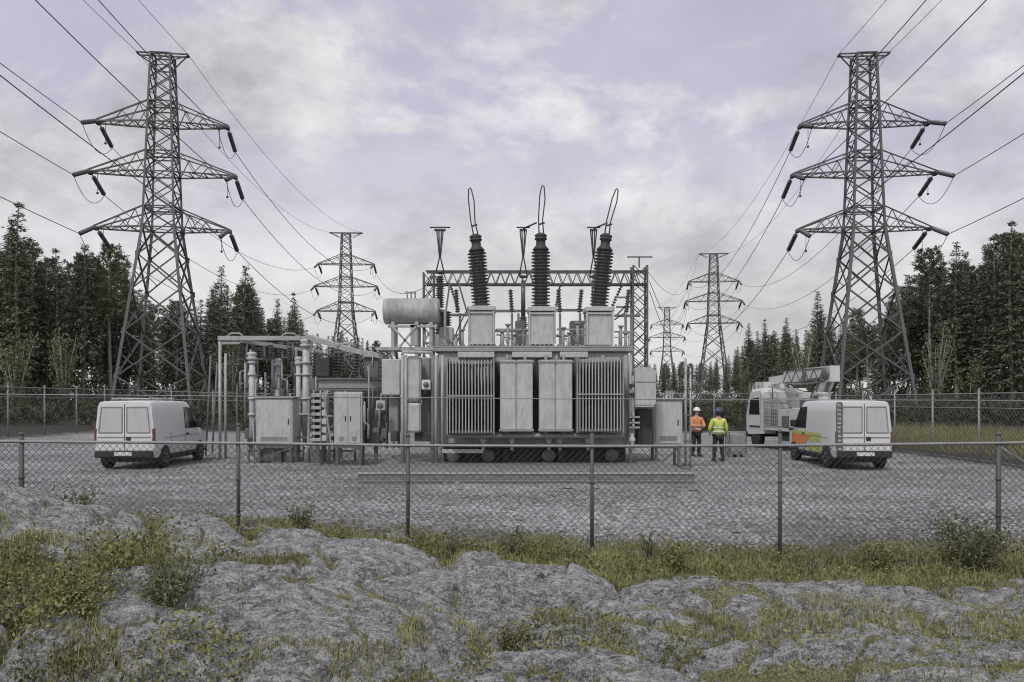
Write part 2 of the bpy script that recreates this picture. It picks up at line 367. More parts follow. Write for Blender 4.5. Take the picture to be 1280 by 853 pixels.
def hump(x, y, cx, cy, rx, ry, h, rot=0, p=2.0):
    c, s = math.cos(rot), math.sin(rot); u = ((x-cx)*c+(y-cy)*s)/rx; v = (-(x-cx)*s+(y-cy)*c)/ry
    q = np.abs(u)**p+np.abs(v)**p
    return h*np.clip(1-q, 0, 1)**.42
def rock_z(x, y):
    wx = x+.5*(fbm(x*.6, y*.6, 3, 21)-.5); wy = y+.6*(fbm(x*.6, y*.6, 3, 22)-.5)
    base = -.74+.06*(fbm(x*.8, y*.8, 3, 5)-.5)
    L = []
    for (cx, cy, rx, ry, h, rot) in HUMPS: L.append(base+hump(wx, wy, cx, cy, rx, ry, h, R(rot), 2.3))
    st = np.sort(np.stack(L), 0)
    z = st[-1]+.06*np.clip(st[-2]-base, 0, .6)-.26*np.exp(-((st[-1]-st[-2])/.055)**2)*sstep(.05, .2, st[-2]-base)
    # sheeting steps and cracks running obliquely
    s = (wy*.9+wx*.22+.8*fbm(x*.35, y*.5, 3, 31))*1.5
    fr = s-np.floor(s); amt = sstep(.42, .62, fbm(x*.45, y*.6, 3, 33))
    z = z+amt*.19*(sstep(0, .3, fr)*(1-sstep(.86, 1, fr))-.4)
    z = z+.18*(fbm(x*1.1, y*1.7, 5, 41, .5)-.5)+.065*(fbm(x*3.0, y*8.5, 4, 43, .58)-.5)
    cr = np.abs(fbm(x*.55+3, y*1.0, 4, 51)-.5); z = z-.11*(1-sstep(0, .022, cr))
    cr2 = np.abs(fbm(x*1.3, y*.9+7, 3, 53)-.5); z = z-.05*(1-sstep(0, .016, cr2))
    # jointed blocks: an elongated cell pattern with its own step and tilt per block, deep joints between
    for fx, fy, amp, tilt, jd, sd_ in ((.62, 1.15, .11, .075, .13, 81), (1.7, 3.0, .06, .05, .06, 87)):
        u = x*fx+.5*fbm(x*.9, y*.9, 3, sd_)+y*.12; v = y*fy-.10*x*fy+.6*fbm(x*.7+5, y*.7, 3, sd_+1)
        ui = np.floor(u).astype(np.int64); vi = np.floor(v).astype(np.int64); d1 = np.full(x.shape, 9.); d2 = np.full(x.shape, 9.); off = np.zeros(x.shape)
        for a in (-1, 0, 1):
            for b in (-1, 0, 1):
                def hs(k): 
                    n = ((ui+a)*374761393+(vi+b)*668265263+(sd_+k)*974634777) & 0xFFFFFFFF; n = ((n ^ (n >> 13))*1274126177) & 0xFFFFFFFF; return ((n ^ (n >> 16)) & 0xFFFF)/65535.
                px_, py_ = ui+a+.1+.8*hs(0)-u, vi+b+.1+.8*hs(1)-v; dd = px_*px_+py_*py_
                o_ = (hs(2)-.5)*amp-(hs(3)-.5)*tilt*px_-(hs(4)-.35)*tilt*py_
                nw_ = dd < d1; d2 = np.where(nw_, d1, np.minimum(d2, dd)); off = np.where(nw_, o_, off); d1 = np.where(nw_, dd, d1)
        e = np.sqrt(d2)-np.sqrt(d1); k_ = .35+.65*sstep(.38, .58, fbm(x*.4+9, y*.5, 3, sd_+3))
        z = z+k_*(off*sstep(0, .10, e)-jd*(1-sstep(.0, .05, e)))
    return z
HUMPS = [(-8.2, 10.4, 4.4, 2.5, 1.55, -6), (-5.2, 10.9, 2.9, 1.3, 1.10, -10), (-3.6, 10.9, 1.9, .9, .98, -4),
         (-5.8, 7.6, 2.6, 1.3, .92, 2), (-2.7, 7.6, 2.6, 1.5, 1.08, -8), (-2.2, 10.0, 2.1, 1.1, 1.05, -8),
         (-.7, 9.6, 2.3, 1.3, .86, -12), (1.1, 8.4, 1.7, .95, .58, -10), (.3, 6.3, 1.5, 1.0, .72, 0),
         (2.7, 9.1, 2.4, .95, .64, -8), (4.1, 7.2, 2.7, 1.25, .58, -6), (5.6, 8.8, 2.4, .95, .54, -8), (1.6, 5.0, 2.6, 1.1, .62, 5), (-2, 4.6, 3.4, 1.4, .85, 0), (-6, 4.8, 3, 1.4, .75, 0), (5.2, 5.2, 3, 1.2, .52, -4), (7.6, 8.2, 2.2, 1.0, .56, -6), (3.6, 10.2, 2.3, .75, .50, -8), (6.6, 9.9, 2.0, .65, .44, -6), (7.4, 6.2, 2.4, 1.1, .56, -4)]
rx = np.linspace(-12.5, 11, 760); ry = np.linspace(3.2, 12.2, 400)
X, Y = np.meshgrid(rx, ry); Z = rock_z(X, Y)
Z = Z-.9*sstep(10.9, 12.1, Y-.35*(fbm(X*.8, Y*0+3, 3, 61)-.5))*sstep(-6, -1, X)-.9*sstep(11.6, 12.2, Y)
o = np_obj('rock_outcrop', np.stack([X, Y, Z], -1).reshape(-1, 3), gridfaces(len(rx), len(ry)), 'granite', smooth=True)
tag(o, 'lichen covered grey bedrock with mossy hollows in front of the near fence', 'rock', kind='structure')
moss = .30+.9*(fbm(X*.55, Y*.9, 4, 71)-.5)+.26*sstep(-1, 2.5, X)*(1-sstep(9.0, 10.5, Y))
lap = np.zeros_like(Z); k = 9
lap[k:-k, k:-k] = (Z[2*k:, k:-k]+Z[:-2*k, k:-k]+Z[k:-k, 2*k:]+Z[k:-k, :-2*k])/4-Z[k:-k, k:-k]
moss = moss+np.clip(lap*5, -.35, .4)
a = o.data.attributes.new('moss', 'FLOAT', 'POINT'); a.data.foreach_set('value', moss.astype(np.float32).ravel())
def surf_z(x, y):
    """top of rock or ground"""
    x = np.asarray(x, float); y = np.asarray(y, float)
    zr = rock_z(x, y)-.9*sstep(10.9, 12.1, y-.35*(fbm(x*.8, y*0+3, 3, 61)-.5))*sstep(-6, -1, x)-.9*sstep(11.6, 12.2, y)
    zr = np.where((y < 12.15) & (y > 3.2), zr, -9)
    return np.maximum(zr, ground_z(x, y))
# ================================================================ lattice towers and conductors
TZ = [0, 3.2, 6.4, 9.4, 11.9, 13.9]            # lower panels
ARMS = [(13.9, 4.65), (17.9, 5.05), (21.5, 4.5)]  # height, half length of the three cross-arms
TOP = 26.5
def half_w(z):
    if z <= 13.9: return np.interp(z, [0, 13.9], [2.8, 1.08])
    return np.interp(z, [13.9, 26.5], [1.08, .66])
def corners(z):
    h = half_w(z); return [Vector((-h,-h,z)), Vector((h,-h,z)), Vector((h,h,z)), Vector((-h,h,z))]
def tower_body():
    mb = MB()
    for k in range(4):
        for z0, z1, wd in ((-.3, 13.9, .20), (13.9, TOP, .15)): mb.angle(corners(z0)[k], corners(z1)[k], wd, .03)
    lv = TZ[:]
    z = 13.9
    for st in (1.35, 1.35, 1.3, 1.25, 1.2, 1.15, 1.15, 1.0, 1.0, .95, .95): z += st; lv.append(min(z, TOP))
    for i in range(len(lv)-1):
        a, b = corners(lv[i]), corners(lv[i+1]); big = lv[i] < 13
        for k in range(4):
            j = (k+1) % 4; t = .11 if big else .075
            mb.angle(a[k], b[j], t, .02); mb.angle(a[j], b[k], t, .02)
            if big:
                # redundant members from the crossing to the legs
                c = (a[k]+b[j]+a[j]+b[k])/4; lo = .5
                mb.angle(a[k].lerp(b[k], .5), a[k].lerp(b[j], .25), .06, .015); mb.angle(a[j].lerp(b[j], .5), a[j].lerp(b[k], .25), .06, .015)
            if lv[i] in (13.9,) or (not big and i % 3 == 0): mb.angle(a[k], a[j], .08, .02)
    for zz in (13.9, 15.4, 17.9, 19.4, 21.5, 23.0, TOP):
        c = corners(zz)
        for k in range(4): mb.angle(c[k], c[(k+1) % 4], .10, .02)
        mb.angle(c[0], c[2], .06, .015)
    for k in range(4):      # step bolts / gusset plates on the legs
        for zz in lv[:6]:
            p = corners(zz)[k]; mb.box((p.x-.16, p.y-.02, p.z-.2), (p.x+.16, p.y+.02, p.z+.2))
    return mb
def arm(z, L, sgn):
    mb = MB(); h = half_w(z); hu = half_w(z+1.5); tip = [Vector((sgn*L, -.28, z)), Vector((sgn*L, .28, z))]
    for q, yy in enumerate((-1, 1)):
        r = Vector((sgn*h, yy*h, z)); u = Vector((sgn*hu, yy*hu, z+1.5)); t = tip[q]
        mb.angle(r, t, .11, .02); mb.angle(u, t+Vector((0,0,.1)), .10, .02)
        n = 3
        for i in range(n):
            a = r.lerp(t, i/n); b = u.lerp(t, (i+.5)/n) if i < n-1 else None; c = r.lerp(t, (i+1)/n)
            if b is not None: mb.bar(a, b, .05); mb.bar(b, c, .05)
    r0, r1 = Vector((sgn*h, -h, z)), Vector((sgn*h, h, z)); n = 4
    for i in range(n):
        a, b = r0.lerp(tip[0], i/n), r1.lerp(tip[1], (i+1)/n); c, d = r1.lerp(tip[1], i/n), r0.lerp(tip[0], (i+1)/n)
        mb.bar(a, b, .05); mb.bar(b, d, .06)
    mb.bar(tip[0], tip[1], .16, .14); mb.box((sgn*L-.12, -.34, z-.14), (sgn*L+.12, .34, z+.1))
    return mb
STR_L = 2.6
def str_dir(s): return Vector((0, s*.93, -.36)).normalized()
def insulator_string(sgn, L, z, s):
    mb = MB(); a = Vector((sgn*(L-.02), s*.36, z-.05)); d = str_dir(s)
    mb.tube([a, a+d*.35], .035, 6); b = a+d*.35; mb2e = b+d*(STR_L-.6)
    ribbed(mb, b, mb2e, .05, .165, 14, 10)
    mb.tube([mb2e, a+d*STR_L], .04, 6); mb.lathe([(.02, 0), (.16, .02), (.17, .05), (.02, .08)], mb2e, a+d*STR_L, 10)
    return mb, a+d*STR_L
def hang(a, b, sag, n=16):
    a = Vector(a); b = Vector(b)
    return [a.lerp(b, i/n)-Vector((0,0,4*sag*(i/n)*(1-i/n))) for i in range(n+1)]
def make_tower(name, label, loc, rz, scale=1.0):
    t = thing(name, label, 'pylon', loc, rz, 'lattice pylons of the two lines')
    tower_body().build('lattice_body', 'tower_steel', t)
    for z, L in ARMS:
        for s in (-1, 1):
            a = arm(z, L, s).build('cross_arm', 'tower_steel', t)
            ends = []
            for dr in (-1, 1):
                mb, e = insulator_string(s, L, z, dr); mb.build('insulator_string', 'glass_disc', a); ends.append(e)
            m = MB(); m.tube(hang(ends[0], ends[1], 1.15, 14), .022, 5); m.build('jumper_loop', 'wire', a)
            m = MB(); m.tube([(s*(L-.55), 0, z), (s*(L-.55), 0, z-1.45)], .02, 5); m.lathe([(.02,0),(.09,.05),(.09,.14),(.02,.18)], (s*(L-.55), 0, z-1.6), None, 8)
            m.build('pilot_rod', 'wire', a)
    m = MB(); h = half_w(TOP)
    for yy in (-h, h): m.angle((-1.75, yy*.4, TOP+.1), (1.75, yy*.4, TOP+.1), .12, .02)
    for s in (-1, 1):
        m.bar((s*1.75, -h*.4, TOP+.1), (s*1.75, h*.4, TOP+.1), .1); m.bar((s*h, -h, TOP-.6), (s*1.7, 0, TOP+.05), .07); m.bar((s*h, h, TOP-.6), (s*1.7, 0, TOP+.05), .07)
    m.build('earth_wire_bar', 'tower_steel', t)
    for c in corners(0):
        MB().box((c.x-.45, c.y-.45, -.8), (c.x+.45, c.y+.45, .25), .05).build('footing', 'concrete', t)
    return t
tower_spots = [
    ('tall steel lattice pylon behind the white panel van, nearest of the left line', (-25.3, 58, .55), R(7), 1),
    ('tall steel lattice pylon behind the bucket truck, nearest of the right line', (25.5, 58, .55), R(-4), 1),
    ('smaller looking lattice pylon farther off beside the round oil tank', (-28.0, 135, 2.6), R(2), 1.04),
    ('smaller looking lattice pylon farther off above the two workers', (38.3, 152, 2.2), R(-6), 1.04),
    ('tiny distant lattice pylon seen beside the lattice gantry column', (46.5, 240, 2.2), R(-6), 1.04)]
proto = make_tower('lattice_pylon', *tower_spots[0][:3])
towers = []
for i, (lb, loc, rz, sc) in enumerate(tower_spots):
    t = proto if i == 0 else copy_tree(proto)
    t['label'] = lb; t.location = loc; t.rotation_euler = (0,0,rz); t.scale = (sc,)*3; towers.append(t)
for t in towers[2:]:
    for ch in bpy.data.objects:
        if ch.parent is t and ch.name.startswith('earth_wire_bar'): ch.scale.x = 1.5
def tw(t, p): return Matrix.LocRotScale(t.location, t.rotation_euler, t.scale) @ Vector(p)
def string_end(t, k, s, dr):
    z, L = ARMS[k]; a = Vector((s*(L-.02), dr*.36, z-.05)); return tw(t, a+str_dir(dr)*STR_L)
def peak(t, s): return tw(t, (s*(1.75 if t in towers[:2] else 2.62), 0, TOP+.16))
LV = ['lower', 'middle', 'upper']; SD = {-1: 'left', 1: 'right'}
def conductor(a, b, sag, label, group, r=.026):
    m = MB(); m.tube(hang(a, b, sag, 28), r, 5)
    o = m.build('power_line_wire', 'wire'); tag(o, label, 'wire', group); return o
def span(t0, d0, t1, d1, sag, desc, group):
    for k in range(3):
        for s in (-1, 1):
            conductor(string_end(t0, k, s, d0), string_end(t1, k, s, d1), sag*(.94+.03*k), f'conductor from the {LV[k]} {SD[s]} arm of {desc}', group)
    for s in (-1, 1):
        conductor(peak(t0, s), peak(t1, s), sag*.8, f'earth wire from the {SD[s]} top bar end of {desc}', group, .018)
span(towers[0], 1, towers[2], -1, 3.4, 'the near left pylon to the next', 'wires between the pylons')
span(towers[1], 1, towers[3], -1, 3.8, 'the near right pylon to the next', 'wires between the pylons')
span(towers[3], 1, towers[4], -1, 2.8, 'the second right pylon to the third', 'wires between the pylons')
def incoming(t, off, desc):
    for k in range(3):
        for s in (-1, 1):
            a = string_end(t, k, s, -1); b = a+Vector(off); conductor(a, b, 1.9, f'conductor from the {LV[k]} {SD[s]} arm of {desc}', 'wires overhead towards the viewer')
    for s in (-1, 1):
        a = peak(t, s); conductor(a, a+Vector(off), 2.5, f'earth wire from the {SD[s]} top bar end of {desc}', 'wires overhead towards the viewer', .018)
incoming(towers[0], (0, -75, 10), 'the near left pylon overhead')
incoming(towers[1], (-1.5, -75, 10), 'the near right pylon overhead')
# the gantry behind the transformer where the second left pylon's conductors land
GD = 60
g0, g1 = P(536, 348, GD), P(799, 348, GD)
t = thing('gantry', 'steel lattice gantry with its long beam across behind the bushings', 'gantry', ((g0.x+g1.x)/2, GD, .4))
gx0, gx1, gz = g0.x-t.location.x, g1.x-t.location.x, g0.z-.4
def lattice_col(x, top, w, wd=.10, step=.95):
    m = MB(); h = w/2; cs = [(x-h,-h),(x+h,-h),(x+h,h),(x-h,h)]
    for c in cs: m.angle((*c, 0), (*c, top), wd, .02)
    n = int(top/step)
    for i in range(n):
        z0, z1 = top*i/n, top*(i+1)/n
        for k in range(4):
            a, b = cs[k], cs[(k+1) % 4]
            if i % 2 == 0: a, b = b, a
            m.bar((*a, z0), (*b, z1), .06); m.bar((*b, z0), (*a, z1), .06)
    return m
lattice_col(gx1, gz+.9, 1.05, .13).build('column', 'tower_steel', t)
lattice_col(gx0, gz+.4, .75).build('column', 'tower_steel', t)
m = MB(); hb = .48
for yy in (-.4, .4):
    for zz in (-hb, hb): m.angle((gx0-.2, yy, gz+zz), (gx1+.5, yy, gz+zz), .13, .03)
n = 22
for i in range(n):
    xa, xb = gx0+(gx1-gx0)*i/n, gx0+(gx1-gx0)*(i+1)/n; xm = (xa+xb)/2
    for yy in (-.4, .4): m.bar((xa, yy, gz-hb), (xm, yy, gz+hb), .06); m.bar((xm, yy, gz+hb), (xb, yy, gz-hb), .06)
    m.bar((xa, -.4, gz-hb), (xb, .4, gz-hb), .05)
m.build('beam', 'tower_steel', t)
m = MB(); m.angle((gx1-.9, 0, gz+1.6), (gx1+1.0, 0, gz+1.6), .1, .02); m.bar((gx1, 0, gz+.8), (gx1, 0, gz+1.6), .1); m.build('earth_wire_bar', 'tower_steel', t)
for i, px in enumerate((563, 700, 777)):
    a = P(px, 357, GD)-t.location; b = a+Vector((-.35 if i == 1 else .6, .5, -1.9)); m = MB()
    if i == 2: b = a+Vector((-.9, -.2, -2.0))
    ribbed(m, a, b, .05, .15, 10, 10); m.build('insulator_string', 'glass_disc', t)
for k in range(3):
    conductor(string_end(towers[2], k, 1, 1), P(560-8*k, 352, GD+.6), -.0+2.0, f'conductor from the {LV[k]} right arm of the second left pylon', 'wires landing on the gantry')
conductor(peak(towers[3], -1), P(806, 334, GD), 4.5, 'thin earth wire sagging from the second right pylon to the gantry top', 'wires landing on the gantry', .018)
for k in (1, 2):
    conductor(string_end(towers[3], k, -1, -1), P(812, 352+12*(2-k), GD+.4), 5.0, f'conductor sagging from the {LV[k]} left arm of the second right pylon to gantry', 'wires landing on the gantry')
# ================================================================ the transformer
pl0, pl1 = P(447, 592, 20), P(868, 592, 20)
m = MB(); m.box((pl0.x, 20, -.35), (pl1.x, 27.6, .26), .04)
for k in range(1, 6): m.box((pl0.x+k*1.42-.012, 19.994, -.3), (pl0.x+k*1.42+.012, 19.999, .22))
o = m.build('concrete_plinth', 'concrete'); m = MB(); m.box((pl0.x-.01, 19.975, .235), (pl1.x+.01, 20.09, .275), .008); m.build('lit_edge_strip', 'pale_steel', o); m = MB(); m.box((pl0.x, 19.98, .06), (pl1.x, 19.995, .09)); m.build('edge_line', 'duct_grey', o); tag(o, 'long low concrete plinth carrying the big grey transformer', 'plinth')  # pale strip added along the top edge to paint in its lit look
T = thing('power_transformer', 'huge grey power transformer with three tall ribbed bushings on a concrete plinth', 'transformer', (.62, 24.8, .26))
O = T.location.copy()
def Q(px, py, d): return P(px, py, d)-O
def pbox(mb, x0, y0, x1, y1, d, depth, bev=.02):
    """box whose front face covers the photo rectangle at distance d"""
    a = Q(x0, y1, d); b = Q(x1, y0, d); return mb.box((a.x, a.y, a.z), (b.x, a.y+depth, b.z), bev)
# tank with stiffeners, rim and lid
m = MB(); pbox(m, 547, 440, 786, 556, 23.7, 2.9, .05)
a, b = Q(547, 556, 23.7), Q(786, 440, 23.7)
for x in np.linspace(a.x+.1, b.x-.1, 9): m.box((x-.05, a.y-.09, a.z+.1), (x+.05, a.y+.01, b.z-.1))
m.build('tank', 'tank_grey', T)
m = MB(); m.box((a.x-.12, a.y-.14, b.z+.003), (b.x+.12, a.y+3.04, b.z+.10), .015); m.box((a.x-.12, a.y-.14, b.z+.105), (b.x+.12, a.y+3.04, b.z+.17), .015)
for x in np.linspace(a.x, b.x, 44): m.lathe([(.028, 0), (.028, .05), (.0, .055)], (x, a.y-.08, b.z+.17), None, 6)
m.build('lid', 'duct_grey', T)
# pale boxes along the tank's upper edge
m = MB()
for x0, x1 in ((572, 618), (640, 690), (700, 735)): pbox(m, x0, 440, x1, 447, 23.45, .22, .01)
m.build('cable_tray', 'cabinet_grey', T)
# louvred radiators
for x0, x1, y0, y1, nf in ((560, 616, 449, 543, 14), (723, 778, 447, 541, 14)):
    p, q = Q(x0, y1, 22.45), Q(x1, y0, 22.45); m = MB()
    for i in range(nf):
        x = p.x+(q.x-p.x)*(i+.5)/nf; m.box((x-.0145, p.y, p.z+.03), (x+.0145, p.y+.86, q.z-.03), .012)
    r = m.build('radiator', 'radiator_grey', T)
    m = MB()
    for zz in (p.z+.06, q.z-.12):
        for yy in (p.y+.2, p.y+.68): m.tube([(p.x-.03, yy, zz), (q.x+.03, yy, zz)], .055, 10)
        m.tube([((p.x+q.x)/2, p.y+.7, zz), ((p.x+q.x)/2, p.y+1.3, zz)], .07, 10)
    m.box((p.x-.05, p.y-.03, (p.z+q.z)/2+.0), (q.x+.05, p.y-.005, (p.z+q.z)/2+.045))
    for x in (p.x-.045, q.x+.005): m.box((x, p.y-.02, p.z), (x+.04, p.y+.9, q.z+.02))
    m.build('header_pipe', 'duct_grey', r)
# two flat panelled cooler banks between them, each with a seam
for x0, x1, xm in ((625, 666, 645.5), (674, 715.5, 694.5)):
    p, q, s = Q(x0, 540, 22.6), Q(x1, 450, 22.6), Q(xm, 500, 22.6); m = MB()
    m.box((p.x, p.y, p.z), (s.x-.012, p.y+.75, q.z), .02); m.box((s.x+.012, p.y, p.z), (q.x, p.y+.75, q.z), .02)
    m.box((s.x-.02, p.y+.05, p.z+.03), (s.x+.02, p.y+.7, q.z-.03))
    r = m.build('cooler_panel', 'radiator_grey', T)
    for zz in (p.z+.05, q.z-.05): MB().box((p.x-.03, p.y-.025, zz-.03), (q.x+.03, p.y-.004, zz+.03)).build('clamp_bar', 'duct_grey', r)
    for xx in (p.x+.2, s.x+.25): MB().tube([(xx, p.y+.3, p.z-.2), (xx, p.y+.3, p.z+.02)], .05, 8).build('drain_pipe', 'duct_grey', r); MB().tube([(xx, p.y+.3, q.z-.02), (xx, p.y+.3, q.z+.12), (xx, p.y+1.1, q.z+.12)], .05, 8).build('header_pipe', 'duct_grey', r)
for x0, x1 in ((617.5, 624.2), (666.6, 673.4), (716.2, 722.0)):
    m = MB(); pbox(m, x0, 452, x1, 540, 23.3, .3, 0); m.build('gap_shade_plate', 'dark_metal', T)  # dark plates put in for the shade in the gaps between coolers
# base: skid beams, wheels, drain valves, oil pipes
m = MB(); p, q = Q(552, 572, 23.9), Q(782, 560, 23.9)
for yy in (0, 2.2): m.box((p.x, p.y+yy, p.z-.12), (q.x, p.y+yy+.3, q.z+.1))
for x in np.linspace(p.x+.3, q.x-.3, 4): m.box((x-.1, p.y-.2, p.z-.1), (x+.1, p.y+2.7, q.z-.02))
m.build('skid_base', 'dark_metal', T)
for px in (566, 610, 686, 765):
    c = Q(px, 575, 23.6); m = MB(); m.lathe([(.16, 0), (.21, .02), (.21, .05), (.17, .06), (.17, .16), (.05, .18)], (c.x, c.y, .19), (c.x, c.y+1, .19), 14); m.build('wheel', 'mid_metal', T)
for px in (604, 640, 686, 700, 735, 790):
    m = MB(); c = Q(px, 548, 23.2); m.tube([(c.x, c.y+.4, c.z+.1), (c.x, c.y, c.z+.1), (c.x, c.y, c.z-.35)], .05, 8); m.lathe([(.10, 0), (.10, .03), (.02, .05)], (c.x, c.y, c.z-.05), (c.x, c.y-1, c.z-.05), 10)
    m.build('drain_valve', 'cabinet_grey', T)
m = MB(); c0, c1 = Q(548, 564, 23.1), Q(604, 562, 23.1); m.box((c0.x+.1, c0.y, c0.z-.06), (c1.x, c0.y+.1, c0.z+.05)); m.build('name_bar', 'cabinet_grey', T)
m = MB(); c0, c1 = Q(560, 545, 22.9), Q(780, 545, 22.9); m.tube([(c0.x, c0.y, c0.z), (c1.x, c1.y, c1.z)], .07, 8)
m.tube([(c0.x, c0.y+.3, c0.z-.3), (c1.x, c1.y+.3, c1.z-.25)], .05, 8); m.build('oil_pipe', 'duct_grey', T)
# three high voltage bushings, each on its turret box
for (bx0, bx1, by0, by1, fx, fy, tx, ty, lp) in ((585, 618, 389, 429, 602, 388, 594.5, 297, (587.5, 237)), (661, 695, 390, 429, 676, 389, 676, 295, (678.5, 234)), (733, 767, 390, 430, 748, 388, 757.5, 296, (771, 238))):
    m = MB(); dd = 24.4; p, q = Q(bx0, by1, dd), Q(bx1, by0, dd)
    m.box((p.x+.05, p.y+.05, p.z), (q.x-.05, p.y+.85, q.z), .02)
    for x in (p.x, q.x-.05):
        for yy in (0, .86): m.box((x, p.y+yy, p.z-.03), (x+.05, p.y+yy+.05, q.z+.02))
    for zz in (p.z-.03, q.z-.07):
        for yy in (-.004, .866): m.box((p.x+.052, p.y+yy, zz), (q.x-.052, p.y+yy+.05, zz+.05))
    m.box((p.x-.03, p.y-.03, q.z+.022), (q.x+.03, p.y+.94, q.z+.16), .015)
    m.lathe([(.30, 0), (.30, .22), (.36, .22), (.36, .26)], ((p.x+q.x)/2, p.y+.45, p.z-.28), None, 16)
    tb = m.build('turret', 'cabinet_grey', T)
    a = Q(fx, fy, dd+.45); b = Q(tx, ty, dd+.45); L = (b-a).length; u = (b-a).normalized(); m = MB()
    ribbed(m, a+u*.12, a+u*(L*.80), .20, .30, 17, 18)
    bs = m.build('bushing', 'porcelain', T)
    m = MB(); m.lathe([(.30, 0), (.30, .07), (.22, .09), (.22, .16)], a, b, 16); m.build('flange', 'duct_grey', bs)
    m = MB(); m.lathe([(.21, 0), (.26, .05), (.17, .16), (.145, .2), (.145, .34), (.19, .36), (.19, .40), (.16, .43), (.19, .46), (.19, .50), (.10, .56), (.02, .58)], a+u*(L*.795), b, 16); m.build('cap', 'dark_metal', bs)
    # the slim hairpin lead of bare conductor rising from the cap
    e = Q(lp[0], lp[1], dd+.45); m = MB(); side = Vector((.085, 0, 0)); top = b+u*.02
    m.tube([top-side*.6, top.lerp(e, .35)-side*1.1, top.lerp(e, .8)-side, e-side*.5, e+Vector((0,0,.05)), e+side*.5, top.lerp(e, .75)+side, top.lerp(e, .3)+side*.4, top+side*1.1], .022, 6)
    m.tube([top.lerp(e, .22)-side, top.lerp(e, .26)+side*1.2], .03, 6); m.build('hairpin_lead', 'wire', bs)
# conservator: the lying cylinder on the upper left
p, q = Q(477, 404, 24.3), Q(548, 371, 24.3); rr = (q.z-p.z)/2; zc = (p.z+q.z)/2; m = MB(); L = q.x-p.x
m.lathe([(.0, 0), (rr*.9, .02), (rr, .08), (rr, .17), (rr*1.03, .175), (rr*1.03, .2), (rr, .205), (rr, L-.32), (rr*1.03, L-.315), (rr*1.03, L-.29), (rr, L-.285), (rr, L-.06), (rr*.92, L-.01), (0, L)], (p.x, p.y+rr, zc), (q.x, p.y+rr, zc), 28)
cons = m.build('conservator', 'tank_grey', T)
m = MB()
for px in (508, 513, 518): c = Q(px, 368, 24.6); m.tube([(c.x, c.y+.2, c.z-.15), (c.x, c.y+.2, c.z+.12)], .025, 6)
c = Q(505, 365, 24.6); m.bar((c.x, c.y+.2, c.z), (c.x+.35, c.y+.2, c.z), .05); m.build('breather', 'duct_grey', cons)
m = MB()
for px in (490, 520, 538): c = Q(px, 404, 24.3); m.box((c.x-.05, p.y+.15, -0.26+3.45), (c.x+.05, p.y+.28, p.z+.06)); m.box((c.x-.05, p.y+.75, 3.2), (c.x+.05, p.y+.87, p.z+.1))
c0, c1 = Q(484, 406, 24.3), Q(546, 409, 24.3); m.box((c0.x, p.y+.1, c1.z), (c1.x, p.y+.22, c0.z)); m.bar(Q(490, 408, 24.4), Q(516, 436, 24.4), .06); m.bar(Q(520, 408, 24.4), Q(498, 436, 24.4), .06)
c0, c1 = Q(470, 438, 24.4), Q(548, 434, 24.4); m.box((c0.x, p.y+.1, c0.z), (c1.x, p.y+1.0, c1.z)); m.box((Q(513, 0, 24.4).x, p.y+.1, Q(0, 432, 24.4).z), (Q(521, 0, 24.4).x, p.y+.3, Q(0, 406, 24.4).z))
m.build('conservator_frame', 'pale_steel', T)
m = MB(); m.tube([Q(548, 388, 24.7), Q(556, 388, 24.7), Q(556, 420, 24.7), Q(566, 433, 24.7)], .05, 8); m.tube([Q(530, 405, 24.6), Q(531, 428, 24.6), Q(545, 432, 24.6)], .045, 8); m.build('oil_pipe', 'duct_grey', T)
# left side: control boxes, big flat pipe casings and risers
m = MB(); pbox(m, 477, 449, 500, 494, 23.6, .7); m.build('control_box', 'cabinet_grey', T)
m = MB(); pbox(m, 508, 445, 526, 501, 23.3, .45, .06); pbox(m, 508, 504, 526, 541, 23.3, .45, .06); m.build('cable_casing', 'radiator_grey', T)
m = MB(); pbox(m, 527, 447, 538, 552, 23.9, .5, .04); pbox(m, 486, 498, 498, 540, 23.9, .4, .03); m.build('pipe_casing', 'duct_grey', T)
for px, d in ((503, 23.2), (507, 23.25), (545, 23.3), (788, 23.3), (553, 23.4)): MB().tube([Q(px, 444, d), Q(px, 588, d)], .05, 8).build('riser_pipe', 'pale_steel', T)
MB().tube([Q(503, 444, 23.2), Q(503, 440, 23.2), Q(540, 441, 23.2), Q(541, 450, 23.3), Q(541, 588, 23.3)], .05, 8).build('riser_pipe', 'pale_steel', T)
m = MB(); pbox(m, 527, 475, 538, 487, 23.1, .18, .01); m.build('gauge_box', 'van_white', T)
m = MB(); c = Q(532.5, 481, 23.08); m.lathe([(.08, 0), (.08, .02)], c, c+Vector((0,-1,0)), 16); m.build('gauge_dial', 'mid_metal', T)
for (x0, y0, x1, y1) in ((488, 540, 497, 552), (518, 541, 540, 552), (527, 488, 538, 494)):
    m = MB(); pbox(m, x0, y0, x1, y1, 23.5, .4); m.build('pump_housing', 'dark_metal', T)
m = MB(); pbox(m, 470, 501, 481, 513, 23.3, .2, .01); m.build('gauge_box', 'cabinet_grey', T)
m = MB(); c = Q(475, 507, 23.28)
m.lathe([(.07, 0), (.09, .015), (.07, .03)], c, c+Vector((0,-1,0)), 16); m.build('gauge_dial', 'mid_metal', T)
